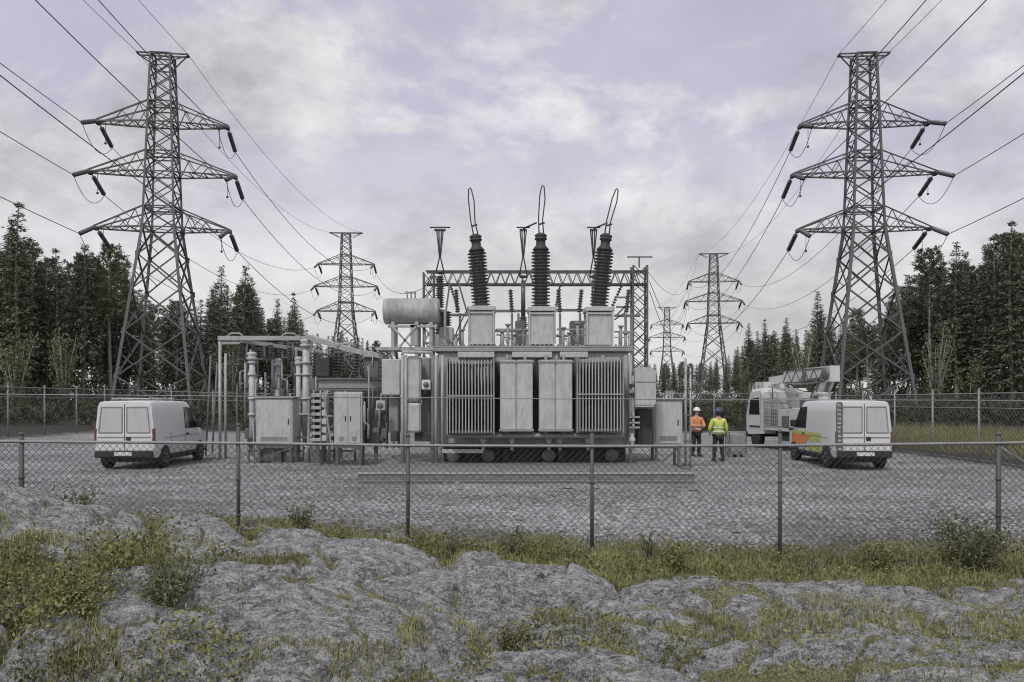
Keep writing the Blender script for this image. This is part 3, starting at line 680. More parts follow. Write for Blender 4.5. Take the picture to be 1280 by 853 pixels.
# right side: rounded marshalling box, dark box under it, pipes
p, q = Q(794, 509, 23.0), Q(820, 459, 23.0); m = MB(); yy = [p.y, p.y+.7]; prof = [(p.x, p.z), (q.x-.06, p.z), (q.x, p.z+.12), (q.x, q.z-.12), (q.x-.14, q.z), (p.x+.1, q.z), (p.x, q.z-.08)]
m.loft([[Vector((x, y_, z)) for x, z in prof] for y_ in yy]); mbx = m.build('marshalling_box', 'cabinet_grey', T)
for z0, z1 in ((q.z-.44, q.z-.42), (p.z+.05, p.z+.065)): MB().box((p.x, p.y-.01, z0), (q.x, p.y-.003, z1)).build('seam', 'mid_metal', mbx)
m = MB(); pbox(m, 796, 511, 815, 556, 23.5, .5); m.build('pump_housing', 'dark_metal', T)
m = MB(); m.tube([Q(791, 470, 23.3), Q(791, 560, 23.3)], .06, 8)
for y in (478, 489, 520, 527, 533): c = Q(790, y, 23.2); m.lathe([(.12, 0), (.12, .05)], c, c+Vector((1,0,0)), 10); m.box((c.x-.1, c.y-.06, c.z-.06), (c.x+.22, c.y+.05, c.z-.01))
m.build('valve_stack', 'pale_steel', T)
# small fittings on the lid
for px, h in ((570, .35), (578, .5), (628, .45), (635, .65), (643, .35), (704, .55), (712, .4), (722, .7), (776, .6), (782, .4)):
    c = Q(px, 434, 24.2); MB().tube([(c.x, c.y, c.z-.1), (c.x, c.y, c.z+h)], .045, 8).lathe([(.09, 0), (.09, .05)], (c.x, c.y, c.z+h), None, 8).build('lid_fitting', 'duct_grey', T)
for px in (628, 636, 704, 716): MB().bar(Q(px, 420, 24.2), Q(px+9, 434, 24.2), .035).build('brace', 'duct_grey', T)
for x0, x1, y in ((620, 660, 412), (696, 734, 412), (768, 792, 415)): MB().bar(Q(x0, y, 24.6), Q(x1, y, 24.6), .05).bar(Q(x0, y+7, 24.6), Q(x1, y+7, 24.6), .03).bar(Q(x0+6, y, 24.6), Q(x0+6, y+20, 24.6), .04).bar(Q(x1-6, y, 24.6), Q(x1-6, y+20, 24.6), .04).build('handrail', 'duct_grey', T)
for x0, x1 in ((644, 657), (713, 731)):
    m = MB(); pbox(m, x0, 401, x1, 431, 25.3, .5); m.build('tap_changer_box', 'mid_metal', T)
m = MB(); pbox(m, 549, 409, 566, 432, 24.9, .6); m.build('low_voltage_box', 'cabinet_grey', T)
for px in (557,):
    a, b = Q(px, 408, 25.2), Q(px, 389, 25.2); m = MB(); ribbed(m, a, b, .13, .2, 6, 14); m.build('small_bushing', 'porcelain', T)
# wires between fittings, slack leads
m = MB()
for pts in ([(567, 425), (575, 405), (585, 385)], [(621, 418), (640, 425), (660, 405)], [(697, 420), (712, 425), (732, 402)], [(768, 400), (780, 392), (786, 375)]):
    m.tube([Q(x, y, 24.3) for x, y in pts], .02, 5)
m.build('slack_lead', 'wire', T)
# ================================================================ switchgear round the transformer
def wbox(mb, x0, y0, x1, y1, d, depth, bev=.02, o=Vector((0,0,0))):
    a = P(x0, y1, d)-o; b = P(x1, y0, d)-o; return mb.box((a.x, a.y, a.z), (b.x, a.y+depth, b.z), bev)
def gz_(x, y): return float(ground_z(x, y))
# tall masts with a T top standing behind the bushings
for i, (px, ytop, yc, yi, lb) in enumerate(((550, 284, 340, 386, 'post insulator mast with a wide T top beside the left bushing'), (654, 284, 345, 388, 'post insulator mast with a small T top beside the middle bushing'), (742, 284, 345, 388, 'post insulator mast with a small T top behind the right bushing'))):
    d = 33+i*.4; b = P(px, 500, d); t = thing('insulator_mast', lb, 'insulator mast', (b.x, d, 0), 0, 'masts behind the bushings')
    o = t.location.copy(); q = lambda x, y: P(x, y, d)-o
    m = MB(); zb = P(0, 440, d).z
    for s in (-.35, .35): m.tube([(s, 0, -.1), (s, 0, zb)], .08, 8)
    m.box((-.5, -.2, zb), (.5, .2, zb+.15)); m.bar((-.35, 0, .6), (.35, 0, zb-.3), .06); m.build('support', 'pale_steel', t)
    m = MB(); m.box((-.22, -.2, zb+.15), (.22, .2, P(0, 418, d).z), .03); m.build('terminal_box', 'duct_grey', t)
    m = MB(); a = Vector((0, 0, P(0, 418, d).z)); e = q(px, yc+6)
    if i == 0: ribbed(m, a, (0, 0, P(0, 389, d).z), .16, .27, 7, 14); ribbed(m, (0, 0, P(0, 385, d).z), (0, 0, P(0, 345, d).z), .11, .19, 14, 14)
    else: ribbed(m, a, (0, 0, P(0, 396, d).z), .12, .19, 8, 14); m.tube([(0, 0, P(0, 396, d).z), (0, 0, P(0, yc+6, d).z)], .09, 8)
    m.build('insulator', 'porcelain', t)
    m = MB(); zt = P(0, ytop+5, d).z; z1 = P(0, 322, d).z; z2 = P(0, yc, d).z
    for s in (-1, 1):
        m.tube([(s*.13, 0, zt), (s*.02, 0, z1), (s*.16, 0, z2)], .03, 6); m.tube([(s*.05, .05, zt), (s*.02, .02, z1)], .03, 6)
    wd = .42 if i == 0 else .28
    m.box((-wd*.55, -.06, zt), (wd*.55, .06, zt+.08)); m.tube([(-wd, 0, zt+.15), (wd, 0, zt+.15)], .03, 6)
    if i: m.tube([(0, 0, zt+.1), (.55, -.3, zt+.28)], .035, 6)
    if i == 0: m.tube([(-.45, 0, z2), (.45, 0, z2)], .025, 6)
    m.lathe([(.05, 0), (.17, .03), (.17, .09), (.05, .12)], (0, 0, z2-.1), None, 12)
    m.build('contact_rods', 'dark_metal', t)
# busbar support row behind the transformer lid, seen between the turrets
t = thing('busbar_support', 'steel support frame with insulators seen between the bushing turrets', 'busbar support', (0, 35, 0)); o = t.location.copy()
m = MB()
for px in (575, 640, 648, 700, 725, 782, 790): m.tube([P(px, 392, 35)-o, Vector((P(px, 0, 35).x, 0, -.1))], .06, 6)
for y, x0, x1 in ((389, 620, 662), (394, 560, 600), (388, 692, 734), (395, 768, 800), (414, 618, 662), (420, 692, 735)): m.bar(P(x0, y, 35)-o, P(x1, y, 35)-o, .11)
for x0, y0, x1, y1 in ((572, 350, 585, 395), (586, 398, 570, 430), (562, 356, 556, 400), (792, 372, 770, 395), (768, 372, 786, 372), (770, 384, 790, 384)): m.bar(P(x0, y0, 35)-o, P(x1, y1, 35)-o, .07)
m.build('frame', 'mid_metal', t)
for px in (572, 640, 700, 724, 783):
    m = MB(); ribbed(m, P(px, 391, 35)-o, P(px+(3 if px > 700 else -2), 362, 35)-o, .06, .12, 9, 10); m.build('post_insulator', 'porcelain', t)
# left busbar frame: pale portal of beams on columns
t = thing('busbar_portal', 'pale steel busbar portal on slim columns left of the transformer', 'busbar portal', (-9.2, 28.5, 0)); o = t.location.copy()
def rb(m, x0, y0, d0, x1, y1, d1, w): m.bar(P(x0, y0, d0)-o, P(x1, y1, d1)-o, w)
m = MB(); rb(m, 273, 423, 28, 387, 423, 28, .15); rb(m, 273, 429, 28.5, 300, 429, 28.5, .09); m.build('beam', 'pale_steel', t)
m = MB(); rb(m, 300, 426, 28, 403, 441, 30, .13); m.build('beam', 'pale_steel', t)
m = MB(); rb(m, 384, 421, 28, 440, 438, 25.5, .16); rb(m, 440, 438, 25.5, 480, 446, 24.6, .14); m.build('beam', 'pale_steel', t)
for px, yt, d, r, mt in ((275, 425, 28, .05, 'pale_steel'), (282, 442, 28.6, .045, 'pale_steel'), (315, 440, 28, .10, 'cabinet_grey'), (347, 448, 29, .09, 'cabinet_grey'), (373, 446, 28.2, .08, 'cabinet_grey'), (382.5, 424, 28, .12, 'cabinet_grey'), (395, 440, 30, .05, 'pale_steel')):
    m = MB(); a = P(px, yt, d)-o; m.tube([(a.x, a.y, -.1), a], r, 10)
    if r > .07:
        for yy in (455, 470, 500, 520): c = P(px, yy, d)-o; m.lathe([(r, 0), (r*1.5, .02), (r*1.5, .07), (r, .09)], c, None, 12)
        m.box((a.x-.2, a.y-.2, -.1), (a.x+.2, a.y+.2, .12)); m.lathe([(r*1.2, -.3), (r*1.8, -.26), (r*1.8, -.2), (r*1.2, -.16), (r*1.8, -.1), (r*1.8, -.05), (r, 0)], a, None, 12)
    m.build('column', mt, t)
for px, d in ((294, 28), (362, 28), (432, 26)):
    m = MB(); c = P(px, 423 if px < 400 else 436, d)-o; m.tube([(c.x-.3, c.y, c.z+.05), (c.x-.15, c.y, c.z+.17), (c.x+.15, c.y, c.z+.17), (c.x+.3, c.y, c.z+.05)], .03, 6); m.build('bracket', 'pale_steel', t)
m = MB()
for x0, y0, x1, y1 in ((322, 449, 345, 449), (322, 485, 345, 485), (343, 449, 343, 487), (322, 449, 322, 487), (352, 447, 372, 447), (352, 469, 372, 469), (352, 487, 372, 487), (296, 448, 314, 452), (291, 440, 291, 480), (309, 430, 309, 484), (275, 455, 300, 455)):
    rb(m, x0, y0, 28.9, x1, y1, 28.9, .05)
for px in (330, 339, 352, 360, 366): rb(m, px, 428, 29, px+1, 446, 29, .06)
m.build('conduit', 'mid_metal', t)
for px, py in ((300, 434), (338, 437), (362, 440)):
    m = MB(); a, b = P(px, py-6, 28.6)-o, P(px+1, py+12, 28.6)-o; ribbed(m, a, b, .05, .11, 6, 10); m.build('post_insulator', 'porcelain', t)
# switch panel, duct and dark box between frame and transformer
t = thing('cable_duct', 'long pale horizontal cable duct running left from the transformer', 'cable duct', (P(440, 0, 26).x, 26, 0)); o = t.location.copy()
m = MB(); wbox(m, 398, 475, 474, 486, 26, .45, .02, o); m.build('duct_box', 'duct_grey', t)
m = MB(); wbox(m, 396, 472.5, 476, 474.8, 25.9, .65, 0, o); wbox(m, 396, 486.3, 476, 488.5, 25.9, .65, 0, o); m.build('flange', 'mid_metal', t)
for px in (402, 470): a = P(px, 489, 26.2)-o; MB().bar((a.x, a.y, -.1), a, .12).build('leg', 'mid_metal', t)
t = thing('relay_box', 'small dark square box standing on the long cable duct', 'box', (P(463, 0, 26.1).x, 26.1, P(0, 472.5, 26.1).z)); o = t.location.copy()
m = MB(); wbox(m, 455, 447, 473, 472.4, 26.1, .4, .02, o); m.build('case', 'mid_metal', t)
m = MB(); wbox(m, 453.5, 444, 474, 446.8, 26.0, .6, .01, o); m.build('lid', 'pale_steel', t)
t = thing('disconnector', 'dark boxed switch on a short post above the cable duct', 'switch', (P(405, 0, 27.5).x, 27.5, 0)); o = t.location.copy()
m = MB(); a = P(405, 470, 27.5)-o; m.tube([(0, 0, -.1), (0, 0, a.z)], .09, 8); m.build('post', 'pale_steel', t)
m = MB(); wbox(m, 394, 447, 412, 471, 27.3, .4, .03, o); m.build('case', 'dark_metal', t)
for px in (392, 418, 424, 444):
    m = MB(); ribbed(m, P(px, 471, 27.6)-o, P(px+2, 440, 27.6)-o, .06, .13, 8, 10); m.build('post_insulator', 'porcelain', t)
m = MB()
for x0, y0, x1, y1 in ((418, 440, 444, 440), (392, 440, 418, 446), (412, 455, 424, 455), (430, 447, 452, 473), (436, 473, 452, 447)): m.bar(P(x0, y0, 27.6)-o, P(x1, y1, 27.6)-o, .05)
for px in (392, 418, 424, 444): a = P(px, 471, 27.6)-o; m.bar((a.x, a.y, -.1), a, .07)
m.build('linkage', 'mid_metal', t)
# stacked resistor / ribbed unit
t = thing('resistor_stack', 'ribbed stack of dark bars between two grey cabinets', 'resistor stack', (P(402, 0, 25.6).x, 25.6, 0)); o = t.location.copy()
m = MB()
for x in (391, 399.5, 408): wbox(m, x, 488, x+2.0, 562, 25.6, .08, 0, o)
m.build('frame', 'pale_steel', t)
m = MB()
for y in range(492, 556, 8): wbox(m, 389, y, 401, y+4, 25.5, .5, .01, o)
m.build('bar_stack', 'pale_steel', t)
m = MB(); wbox(m, 390, 489, 400, 556, 25.72, .4, 0, o); m.build('core', 'dark_metal', t)
m = MB()
for k in range(6): wbox(m, 402, 492+k*10.5, 408, 499+k*10.5, 25.5, .35, .01, o)
m.build('terminal_box', 'cabinet_grey', t)
m = MB()
for x0, y0, x1, y1 in ((404, 490, 414, 556), (386, 500, 386, 560), (410, 520, 416, 520)): m.bar(P(x0, y0, 25.5)-o, P(x1, y1, 25.5)-o, .05)
m.build('conduit', 'duct_grey', t)
# free-standing cabinets
def cabinet(label, x0, y0, x1, y1, d, depth, doors=1, stand=0, gr='cabinets round the transformer', lid=True):
    a, b = P(x0, y1, d), P(x1, y0, d); t = thing('control_cabinet', label, 'cabinet', ((a.x+b.x)/2, d, 0), 0, gr); o = t.location
    hw = (b.x-a.x)/2; m = MB(); m.box((-hw, 0, a.z), (hw, depth, b.z), .02); m.build('body', 'cabinet_grey', t)
    for k in range(doors):
        u0 = -hw+.05+2*(hw-.05)*k/doors; u1 = -hw+.05+2*(hw-.05)*(k+1)/doors
        dr = MB().box((u0+.008, -.025, a.z+.05), (u1-.008, .004, b.z-.06), .008).build('door', 'cabinet_grey', t)
        hx = u1-.1 if k == 0 else u0+.06; MB().box((hx, -.05, (a.z+b.z)/2-.1), (hx+.03, -.02, (a.z+b.z)/2+.08), .005).build('handle', 'dark_metal', dr)
        m = MB()
        for q in range(5): m.box((u0+.12, -.032, a.z+.12+q*.03), (u1-.12, -.022, a.z+.132+q*.03))
        m.build('vent', 'mid_metal', dr)
    if lid: m = MB(); m.box((-hw-.05, -.07, b.z), (hw+.05, depth+.05, b.z+.05), .01); m.build('roof', 'pale_steel', t)
    for x in (-hw+.05, hw-.13): 
        for yy in (.03, depth-.1): MB().box((x, yy, -.1), (x+.08, yy+.08, a.z+.01)).build('leg', 'mid_metal', t)
    if a.z > .5: m = MB(); m.box((-hw, .035, a.z-.12), (hw, .095, a.z-.02)); m.bar((-hw+.1, .06, .1), (hw-.1, .06, a.z-.1), .05); m.build('stand', 'mid_metal', t)
    return t
cabinet('square grey cabinet on a low stand under the busbar portal', 320, 498, 366, 556, 26.5, .8)
cabinet('tall grey double door cabinet beside the ribbed stack', 417.5, 490, 453, 556, 25.5, .7, 2, lid=False)
cabinet('grey cabinet at the right end of the plinth next to a thin post', 817, 500, 853, 556, 24, .8, 1)
# bits of piping at the foot
t = thing('cable_rack', 'low rack of pipes and cable ends at the foot of the left switchgear', 'cable rack', (-7.2, 26.8, 0)); o = t.location.copy(); m = MB()
for k in range(16):
    x = -1.6+k*.2+random.uniform(-.06, .06); h = random.uniform(.4, 1.5); m.tube([(x, random.uniform(-.2, .3), -.1), (x+random.uniform(-.1, .1), 0, h), (x+random.uniform(-.3, .3), .3, h+.1)], random.choice((.03, .045, .06)), 6)
m.build('pipe', 'pale_steel', t)
m = MB()
for z in (.35, .8): m.box((-1.7, .2, z), (1.9, .28, z+.06))
m.box((-1.2, -.1, .0), (-.5, .5, .45)); m.box((.4, -.1, .0), (.9, .4, .6)); m.build('frame', 'mid_metal', t)
# dense small pipework in front of the left switchgear and the tank's left flank
rr_ = random.Random(3)
t = thing('pipe_cluster', 'tangle of thin conduits and small boxes left of the tank', 'pipework', (P(468, 0, 25).x, 25, 0)); o = t.location.copy()
for k in range(26):
    x = rr_.uniform(455, 500); y0 = rr_.uniform(440, 520); y1 = min(560, y0+rr_.uniform(25, 90)); d = rr_.uniform(24.6, 25.6); m = MB(); x2 = x+rr_.choice((0, 0, 0, 5, -6))
    m.tube([P(x, y0, d)-o, P(x, (y0+y1)/2, d)-o, P(x2, (y0+y1)/2+3, d)-o, P(x2, y1, d)-o], rr_.choice((.02, .03, .045)), 6); m.build('conduit', rr_.choice(('pale_steel', 'mid_metal', 'duct_grey')), t)
for k in range(12):
    x = rr_.uniform(456, 494); y = rr_.uniform(488, 548); d = rr_.uniform(24.4, 25.2); m = MB(); wbox(m, x, y, x+rr_.uniform(3, 8), y+rr_.uniform(4, 10), d, .15, .01, o); m.build('junction_box', rr_.choice(('cabinet_grey', 'mid_metal', 'dark_metal', 'pale_steel')), t)
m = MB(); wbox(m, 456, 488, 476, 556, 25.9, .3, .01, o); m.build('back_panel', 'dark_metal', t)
t = thing('pipe_cluster', 'tangle of pipes and insulators under the busbar portal behind the square cabinet', 'pipework', (P(345, 0, 29).x, 29.4, 0)); o = t.location.copy()
for k in range(30):
    x = rr_.uniform(296, 392); y0 = rr_.uniform(432, 500); y1 = min(566, y0+rr_.uniform(25, 120)); d = rr_.uniform(28.6, 30); m = MB(); x2 = x+rr_.choice((0, 0, 0, 7, -8))
    m.tube([P(x, y0, d)-o, P(x, (y0+y1)/2, d)-o, P(x2, (y0+y1)/2+3, d)-o, P(x2, y1, d)-o], rr_.choice((.02, .035, .05)), 6); m.build('conduit', rr_.choice(('pale_steel', 'mid_metal', 'duct_grey')), t)
for k in range(10):
    x = rr_.uniform(300, 385); y = rr_.uniform(500, 550); d = rr_.uniform(27.6, 29); m = MB(); wbox(m, x, y, x+rr_.uniform(4, 10), y+rr_.uniform(5, 16), d, .2, .01, o); m.build('junction_box', rr_.choice(('cabinet_grey', 'mid_metal', 'dark_metal')), t)
for k in range(6):
    x = 318+k*11; m = MB(); ribbed(m, P(x, 449, 29.6)-o, P(x+rr_.uniform(-2, 2), 428, 29.6)-o, .05, .12, 7, 10); m.build('post_insulator', 'porcelain', t)
# slim post right of plinth and one more at the left frame
for px, yt, d, lb in ((859, 448, 24.6, 'thin double pole standing right of the plinth end'),):
    a = P(px, yt, d); t = thing('thin_pole', lb, 'pole', (a.x, d, 0)); m = MB(); m.tube([(-.05, 0, -.1), (-.05, 0, a.z)], .035, 8); m.tube([(.10, 0, -.1), (.10, 0, a.z-.3)], .03, 8); m.build('pole', 'pale_steel', t)
    m = MB()
    for z in (.8, 1.6, 2.4, 2.9): m.box((-.1, -.03, z), (.15, .03, z+.05))
    m.build('clamp', 'mid_metal', t)
for px, yt, d, lb in ((262, 440, 30, 'thin pole leaning left of the busbar portal'), (270, 450, 31, 'second thin pole left of the busbar portal, shorter')):
    a = P(px, yt, d); t = thing('thin_pole', lb, 'pole', (a.x-.15, d, 0)); m = MB(); m.tube([(0, 0, -.1), (.2, 0, a.z)], .035, 8); m.build('pole', 'mid_metal', t)
    m = MB(); m.lathe([(.09, -.04), (.09, .02), (.02, .04)], (.2, 0, a.z), None, 8); m.build('cap', 'dark_metal', t)

# ================================================================ fences
t = thing('chain_link_fence', 'chain link fence with pipe rail across the front of the yard', 'fence', (0, FY, 0))
posts = [(27, 544), (298, 533), (510, 546), (740, 541), (975, 541), (1248, 544)]
RAILY = [(-200, 551), (27, 552), (298, 554), (510, 557), (740, 558), (975, 557), (1248, 554), (1500, 550)]
def rail_z(x): return float(CAM_Z-(np.interp(640+x*F/FY, [p[0] for p in RAILY], [p[1] for p in RAILY])-500)*FY/F)
px_all = [(-215, 533)]+posts+[(1490, 533)]
for px, yt in px_all:
    a = P(px, yt, FY); zb = float(surf_z(a.x, FY))-.25; r = .031 if px not in (27, 1248) else .04
    m = MB(); m.tube([(a.x, 0, zb), (a.x, 0, a.z)], r, 10)
    m.lathe([(r*1.15, 0), (r*1.2, .02), (r*.7, .05), (.001, .06)], (a.x, 0, a.z), None, 10); zr = rail_z(a.x)
    for z in (zr, zr-.6, zr-1.2): m.lathe([(r*1.25, 0), (r*1.25, .04)], (a.x, 0, z-.02), None, 10)
    m.build('post', 'fence_steel', t)
m = MB(); xs_ = np.linspace(-12.5, 12, 40); m.tube([(x, -.03, rail_z(x)) for x in xs_], .024, 8); m.build('top_rail', 'fence_rail', t)
m = MB(); xb = P(1248, 0, FY).x; m.tube([(xb+.05, 0, rail_z(xb)-.02), (xb+2.0, 0, rail_z(xb)+.12)], .02, 6); m.tube([(xb, 0, rail_z(xb)-.05), (xb+2.2, .4, rail_z(xb)-1.3)], .022, 6); m.build('brace', 'fence_rail', t)
for z0, ya, yb in ((0, 493.5, 501.5),):
    m = MB(); m.tube([P(x, np.interp(x, [-300, 0, 640, 1280, 1600], [491, 493, 498.5, 501, 501]), FY)-t.location+Vector((0, -.02, 0)) for x in range(-300, 1601, 50)], .0085, 5); m.build('top_wire', 'fence_rail', t)
for px, yt in ((-215, 485), (1490, 485)): a = P(px, yt, FY); m = MB(); m.tube([(a.x, -.02, rail_z(a.x)-.3), (a.x, -.02, a.z)], .03, 8); m.build('extension_arm', 'fence_steel', t)
# the woven mesh: two families of real diagonal wires
def chain_link(xa, xb, top, bot, pitch, r, y=0.0, yoff=.004):
    m = MB()
    for sgn in (1, -1):
        k = 0; H = 2.4
        x = xa-H
        while x < xb+H:
            # wire through (x, z=top) going down with slope 1 : clip to the panel
            ts = np.linspace(0, H, 9); pts = []
            for u in ts:
                xx = x+sgn*u
                if xx < xa or xx > xb: continue
                zt = top(xx); zz = zt-u*1.0
                if zz < bot(xx): break
                pts.append((xx, y+sgn*yoff, zz))
            if len(pts) > 1:
                rings = [[(p[0]+r*cx, p[1]+r*cy, p[2]+r*cx*.0+r*cz) for cx, cy, cz in ((.7, 0, -.7*-sgn*-1), (0, 1, 0), (-.7, 0, .7*sgn*-1*-1*-1), (0, -1, 0))] for p in pts]
                m.loft(rings, cap=False)
            x += pitch
    return m
mesh = chain_link(-12.4, 11.9, lambda x: rail_z(x)-.01, lambda x: float(fence_base(x))+.02, .112, .0058)
mesh.build('wire_mesh', 'fence_wire', t)
# perimeter fence, far: posts, two rails, fine mesh
def far_fence(name, label, pts, h, spacing, pitch=.13, r=.006):
    t = thing(name, label, 'fence', (0,0,0)); top = []; 
    segs = [(Vector((*a, 0)), Vector((*b, 0))) for a, b in zip(pts, pts[1:])]
    mp_ = MB(); mr = MB(); mw = MB(); cnt = 0
    for a, b in segs:
        L = (b-a).length; n = max(1, round(L/spacing)); u = (b-a)/L
        for i in range(n+1):
            p = a+u*L*i/n; z = gz_(p.x, p.y); m = MB(); hh = h+random.uniform(-.05, .05)
            m.tube([(p.x, p.y, z-.2), (p.x, p.y, z+hh)], .038, 7); m.lathe([(.045, 0), (.03, .05), (.001, .06)], (p.x, p.y, z+hh), None, 7)
            m.build('post', 'fence_rail', t); cnt += 1
        K = max(2, int(L/1.5)); P_ = [a+u*L*i/K for i in range(K+1)]
        for dz, rr in ((h-.12, .02), (h-.6, .014), (.08, .012)): mr.tube([(p.x, p.y, gz_(p.x, p.y)+dz) for p in P_], rr, 5)
        k = 0; H = h-.2; x = -H
        while x < L+H:
            for s in (1, -1):
                u0, u1 = (0, H)
                x0, x1 = x, x+s*H
                if not (0 <= x0 <= L): 
                    x += 0
                c0 = max(0, min(L, x0)); c1 = max(0, min(L, x1))
                if abs(c1-c0) > .05:
                    q0 = abs(c0-x0); q1 = abs(c1-x0); A = a+u*c0; B = a+u*c1
                    zA, zB = gz_(A.x, A.y)+h-.12-q0, gz_(B.x, B.y)+h-.12-q1
                    mw.bar((A.x, A.y, zA), (B.x, B.y, zB), r)
            x += pitch
    mr.build('rail', 'fence_rail', t); mw.build('wire_mesh', 'fence_steel', t)
far_fence('chain_link_fence', 'tall chain link fence along the right side of the yard', [(15.6, 15.0), (15.5, 50)], 2.42, 2.95, .18, .009)
far_fence('chain_link_fence', 'tall chain link fence along the back and left edge of the yard', [(15.3, 50.2), (-24, 50.2), (-24.6, 36)], 2.6, 2.6, .24, .010)
# ================================================================ vehicles
def wheel(parent, x, y, r, wd, side):
    w_ = MB().lathe([(r*.62, -wd/2), (r*.93, -wd/2), (r, -wd/2+.03), (r, wd/2-.03), (r*.93, wd/2), (r*.62, wd/2)], (x, y, r), (x, y+side, r), 28).build('wheel', 'tyre', parent)
    m = MB(); m.lathe([(.05, wd*.28), (r*.3, wd*.30), (r*.56, wd*.40), (r*.63, wd*.47), (r*.64, wd*.3)], (x, y, r), (x, y+side, r), 24)
    for k in range(6):
        a = k*math.pi/3; c = (x+math.cos(a)*r*.4, y+side*wd*.36, r+math.sin(a)*r*.4); m.lathe([(.03, 0), (.03, .03)], c, (c[0], c[1]+side, c[2]), 8)
    m.build('rim', 'rim', w_); return w_
def make_van(name, label, L, W, H, loc, rz, tall=False):
    """x runs forward from the rear doors, y to the left"""
    t = thing(name, label, 'van', loc, rz, 'panel vans parked in the yard'); hw = W/2
    # stations: x, floor z, roof z, half width at the belt, half width at the roof, belt z
    nose = L; ws0 = L-1.55 if not tall else L-1.35; ws1 = L-.80
    st = [(0, .42, H-.03, hw*.97, hw*.88, 1.08), (.06, .36, H, hw, hw*.90, 1.1), (.5, .34, H, hw, hw*.905, 1.1), (L*.35, .34, H+.01, hw, hw*.905, 1.1), (ws0-.25, .34, H-.005, hw, hw*.90, 1.1), (ws0+.02, .34, H-.10, hw, hw*.86, 1.1),
          (ws0+.35, .34, H-.38, hw, hw*.86, 1.1), (ws1-.12, .34, 1.24, hw*.995, hw*.90, 1.1), (ws1+.05, .34, 1.15, hw*.99, hw*.88, 1.06), (nose-.28, .34, 1.02, hw*.96, hw*.82, .95), (nose-.06, .36, .86, hw*.88, hw*.74, .8), (nose, .42, .72, hw*.82, hw*.68, .66)]
    rings = []
    for x, zb, zr, wb, wr, zk in st:
        zk = min(zk, zr-.08); c = min(.14, (zr-zk)*.45)
        half = [(wb*.93, zb), (wb*.985, zb+.1), (wb, (zb+zk)/2), (wb*.995, zk), (wr+(wb-wr)*.25, zk+(zr-zk)*.62), (wr, zr-c), (wr-c*.35, zr-c*.35), (wr-c*1.1, zr-.02), (wr*.4, zr)]
        rings.append([Vector((x, y, z)) for y, z in half]+[Vector((x, -y, z)) for y, z in half[::-1]])
    body = MB().loft(rings, True, True).build('body', 'van_white', t)
    md = body.modifiers.new('edge', 'EDGE_SPLIT'); md.split_angle = R(32)
    # dark underside and wheel arches
    m = MB(); m.box((.1, -hw*.85, .22), (L-.25, hw*.85, .40)); m.build('underside', 'trim_black', t)
    wr_ = .325 if not tall else .34; xw = (.78, L-.92)
    for x in xw:
        for s in (-1, 1):
            m = MB(); pts = [(x+math.cos(a)*(wr_+.06), s*(hw+.003), wr_+math.sin(a)*(wr_+.06)) for a in np.linspace(R(-6), R(186), 16)]
            m.add([(p[0], p[1], p[2]) for p in pts]+[(p[0], s*(hw-.2), p[2]) for p in pts], [tuple(range(16)) if s < 0 else tuple(range(16))[::-1]]+[(i, i+1, 17+i, 16+i) for i in range(15)])
            m.build('wheel_arch', 'trim_black', t)
            wheel(t, x, s*(hw-.07), wr_, .2, s)
    # rear doors: two leaves with recessed upper panels
    for s in (-1, 1):
        y0, y1 = (s*.012, s*(hw*.86)); lo, hi = min(y0, y1), max(y0, y1)
        def dp(z): return .0 if z < 1.1 else 0
        dm = MB(); zt = H-.1; zb = .56
        inn = .86; xx = -.014
        quad = [(xx, y0, zb), (xx, s*hw*.90, zb), (xx, s*hw*.92, 1.05), (xx, s*hw*.80, zt), (xx, y0, zt)]
        if s < 0: quad = quad[::-1]
        back = [(x+.035, y, z) for x, y, z in quad]
        dm.loft([[Vector(p) for p in back], [Vector(p) for p in quad]])
        dr = dm.build('rear_door', 'van_white', t)
        q2 = [(xx-.006, s*.07, 1.12), (xx-.006, s*hw*.84, 1.12), (xx-.006, s*hw*.755, zt-.09), (xx-.006, s*.07, zt-.09)]
        MB().loft([[Vector((p[0]+.012, p[1], p[2])) for p in (q2 if s < 0 else q2[::-1])], [Vector(p) for p in (q2 if s < 0 else q2[::-1])]]).build('blanked_window', 'van_panel', dr)
        m = MB()
        for i in range(4): m.bar(q2[i], q2[(i+1) % 4], .03)
        m.build('panel_seam', 'rim', dr)
        m = MB(); m.bar((xx-.008, s*.03, .98), (xx-.008, s*hw*.88, .98), .02, .03); m.build('trim_strip', 'rim', dr)
        if s < 0: MB().box((xx-.03, s*.07-.12, .88), (xx, s*.07+.02, .99), .01).build('handle', 'trim_black', dr)
        m = MB(); m.box((-.022, min(s*hw*.915, s*hw*.995), .80), (.06, max(s*hw*.915, s*hw*.995), 1.24 if not tall else 1.15), .012); m.build('taillight', 'red_lens', t)
    m = MB(); m.box((-.020, -.007, .56), (-.010, .007, H-.1)); m.build('door_gap', 'trim_black', t)
    MB().box((-.11, -hw*.95, .36), (.06, hw*.95, .58), .03).build('bumper', 'trim_black', t)
    MB().box((-.12, -.26, .43), (-.108, .26, .535), .003).build('number_plate', 'plate', t)
    MB().box((L-.10, -hw*.86, .30), (L+.06, hw*.86, .56), .04).build('bumper', 'trim_black', t)
    for s in (-1, 1): MB().box((L-.13, min(s*hw*.52, s*hw*.83), .68), (L-.0, max(s*hw*.52, s*hw*.83), .82), .03).build('headlight', 'clear_lens', t)
    # side glass, windscreen
    def yside(z, s, zr=H, zk=1.1): return s*(hw*.90+(hw-hw*.90)*max(0, 1-(z-zk)/(zr-zk-.14))+.006)
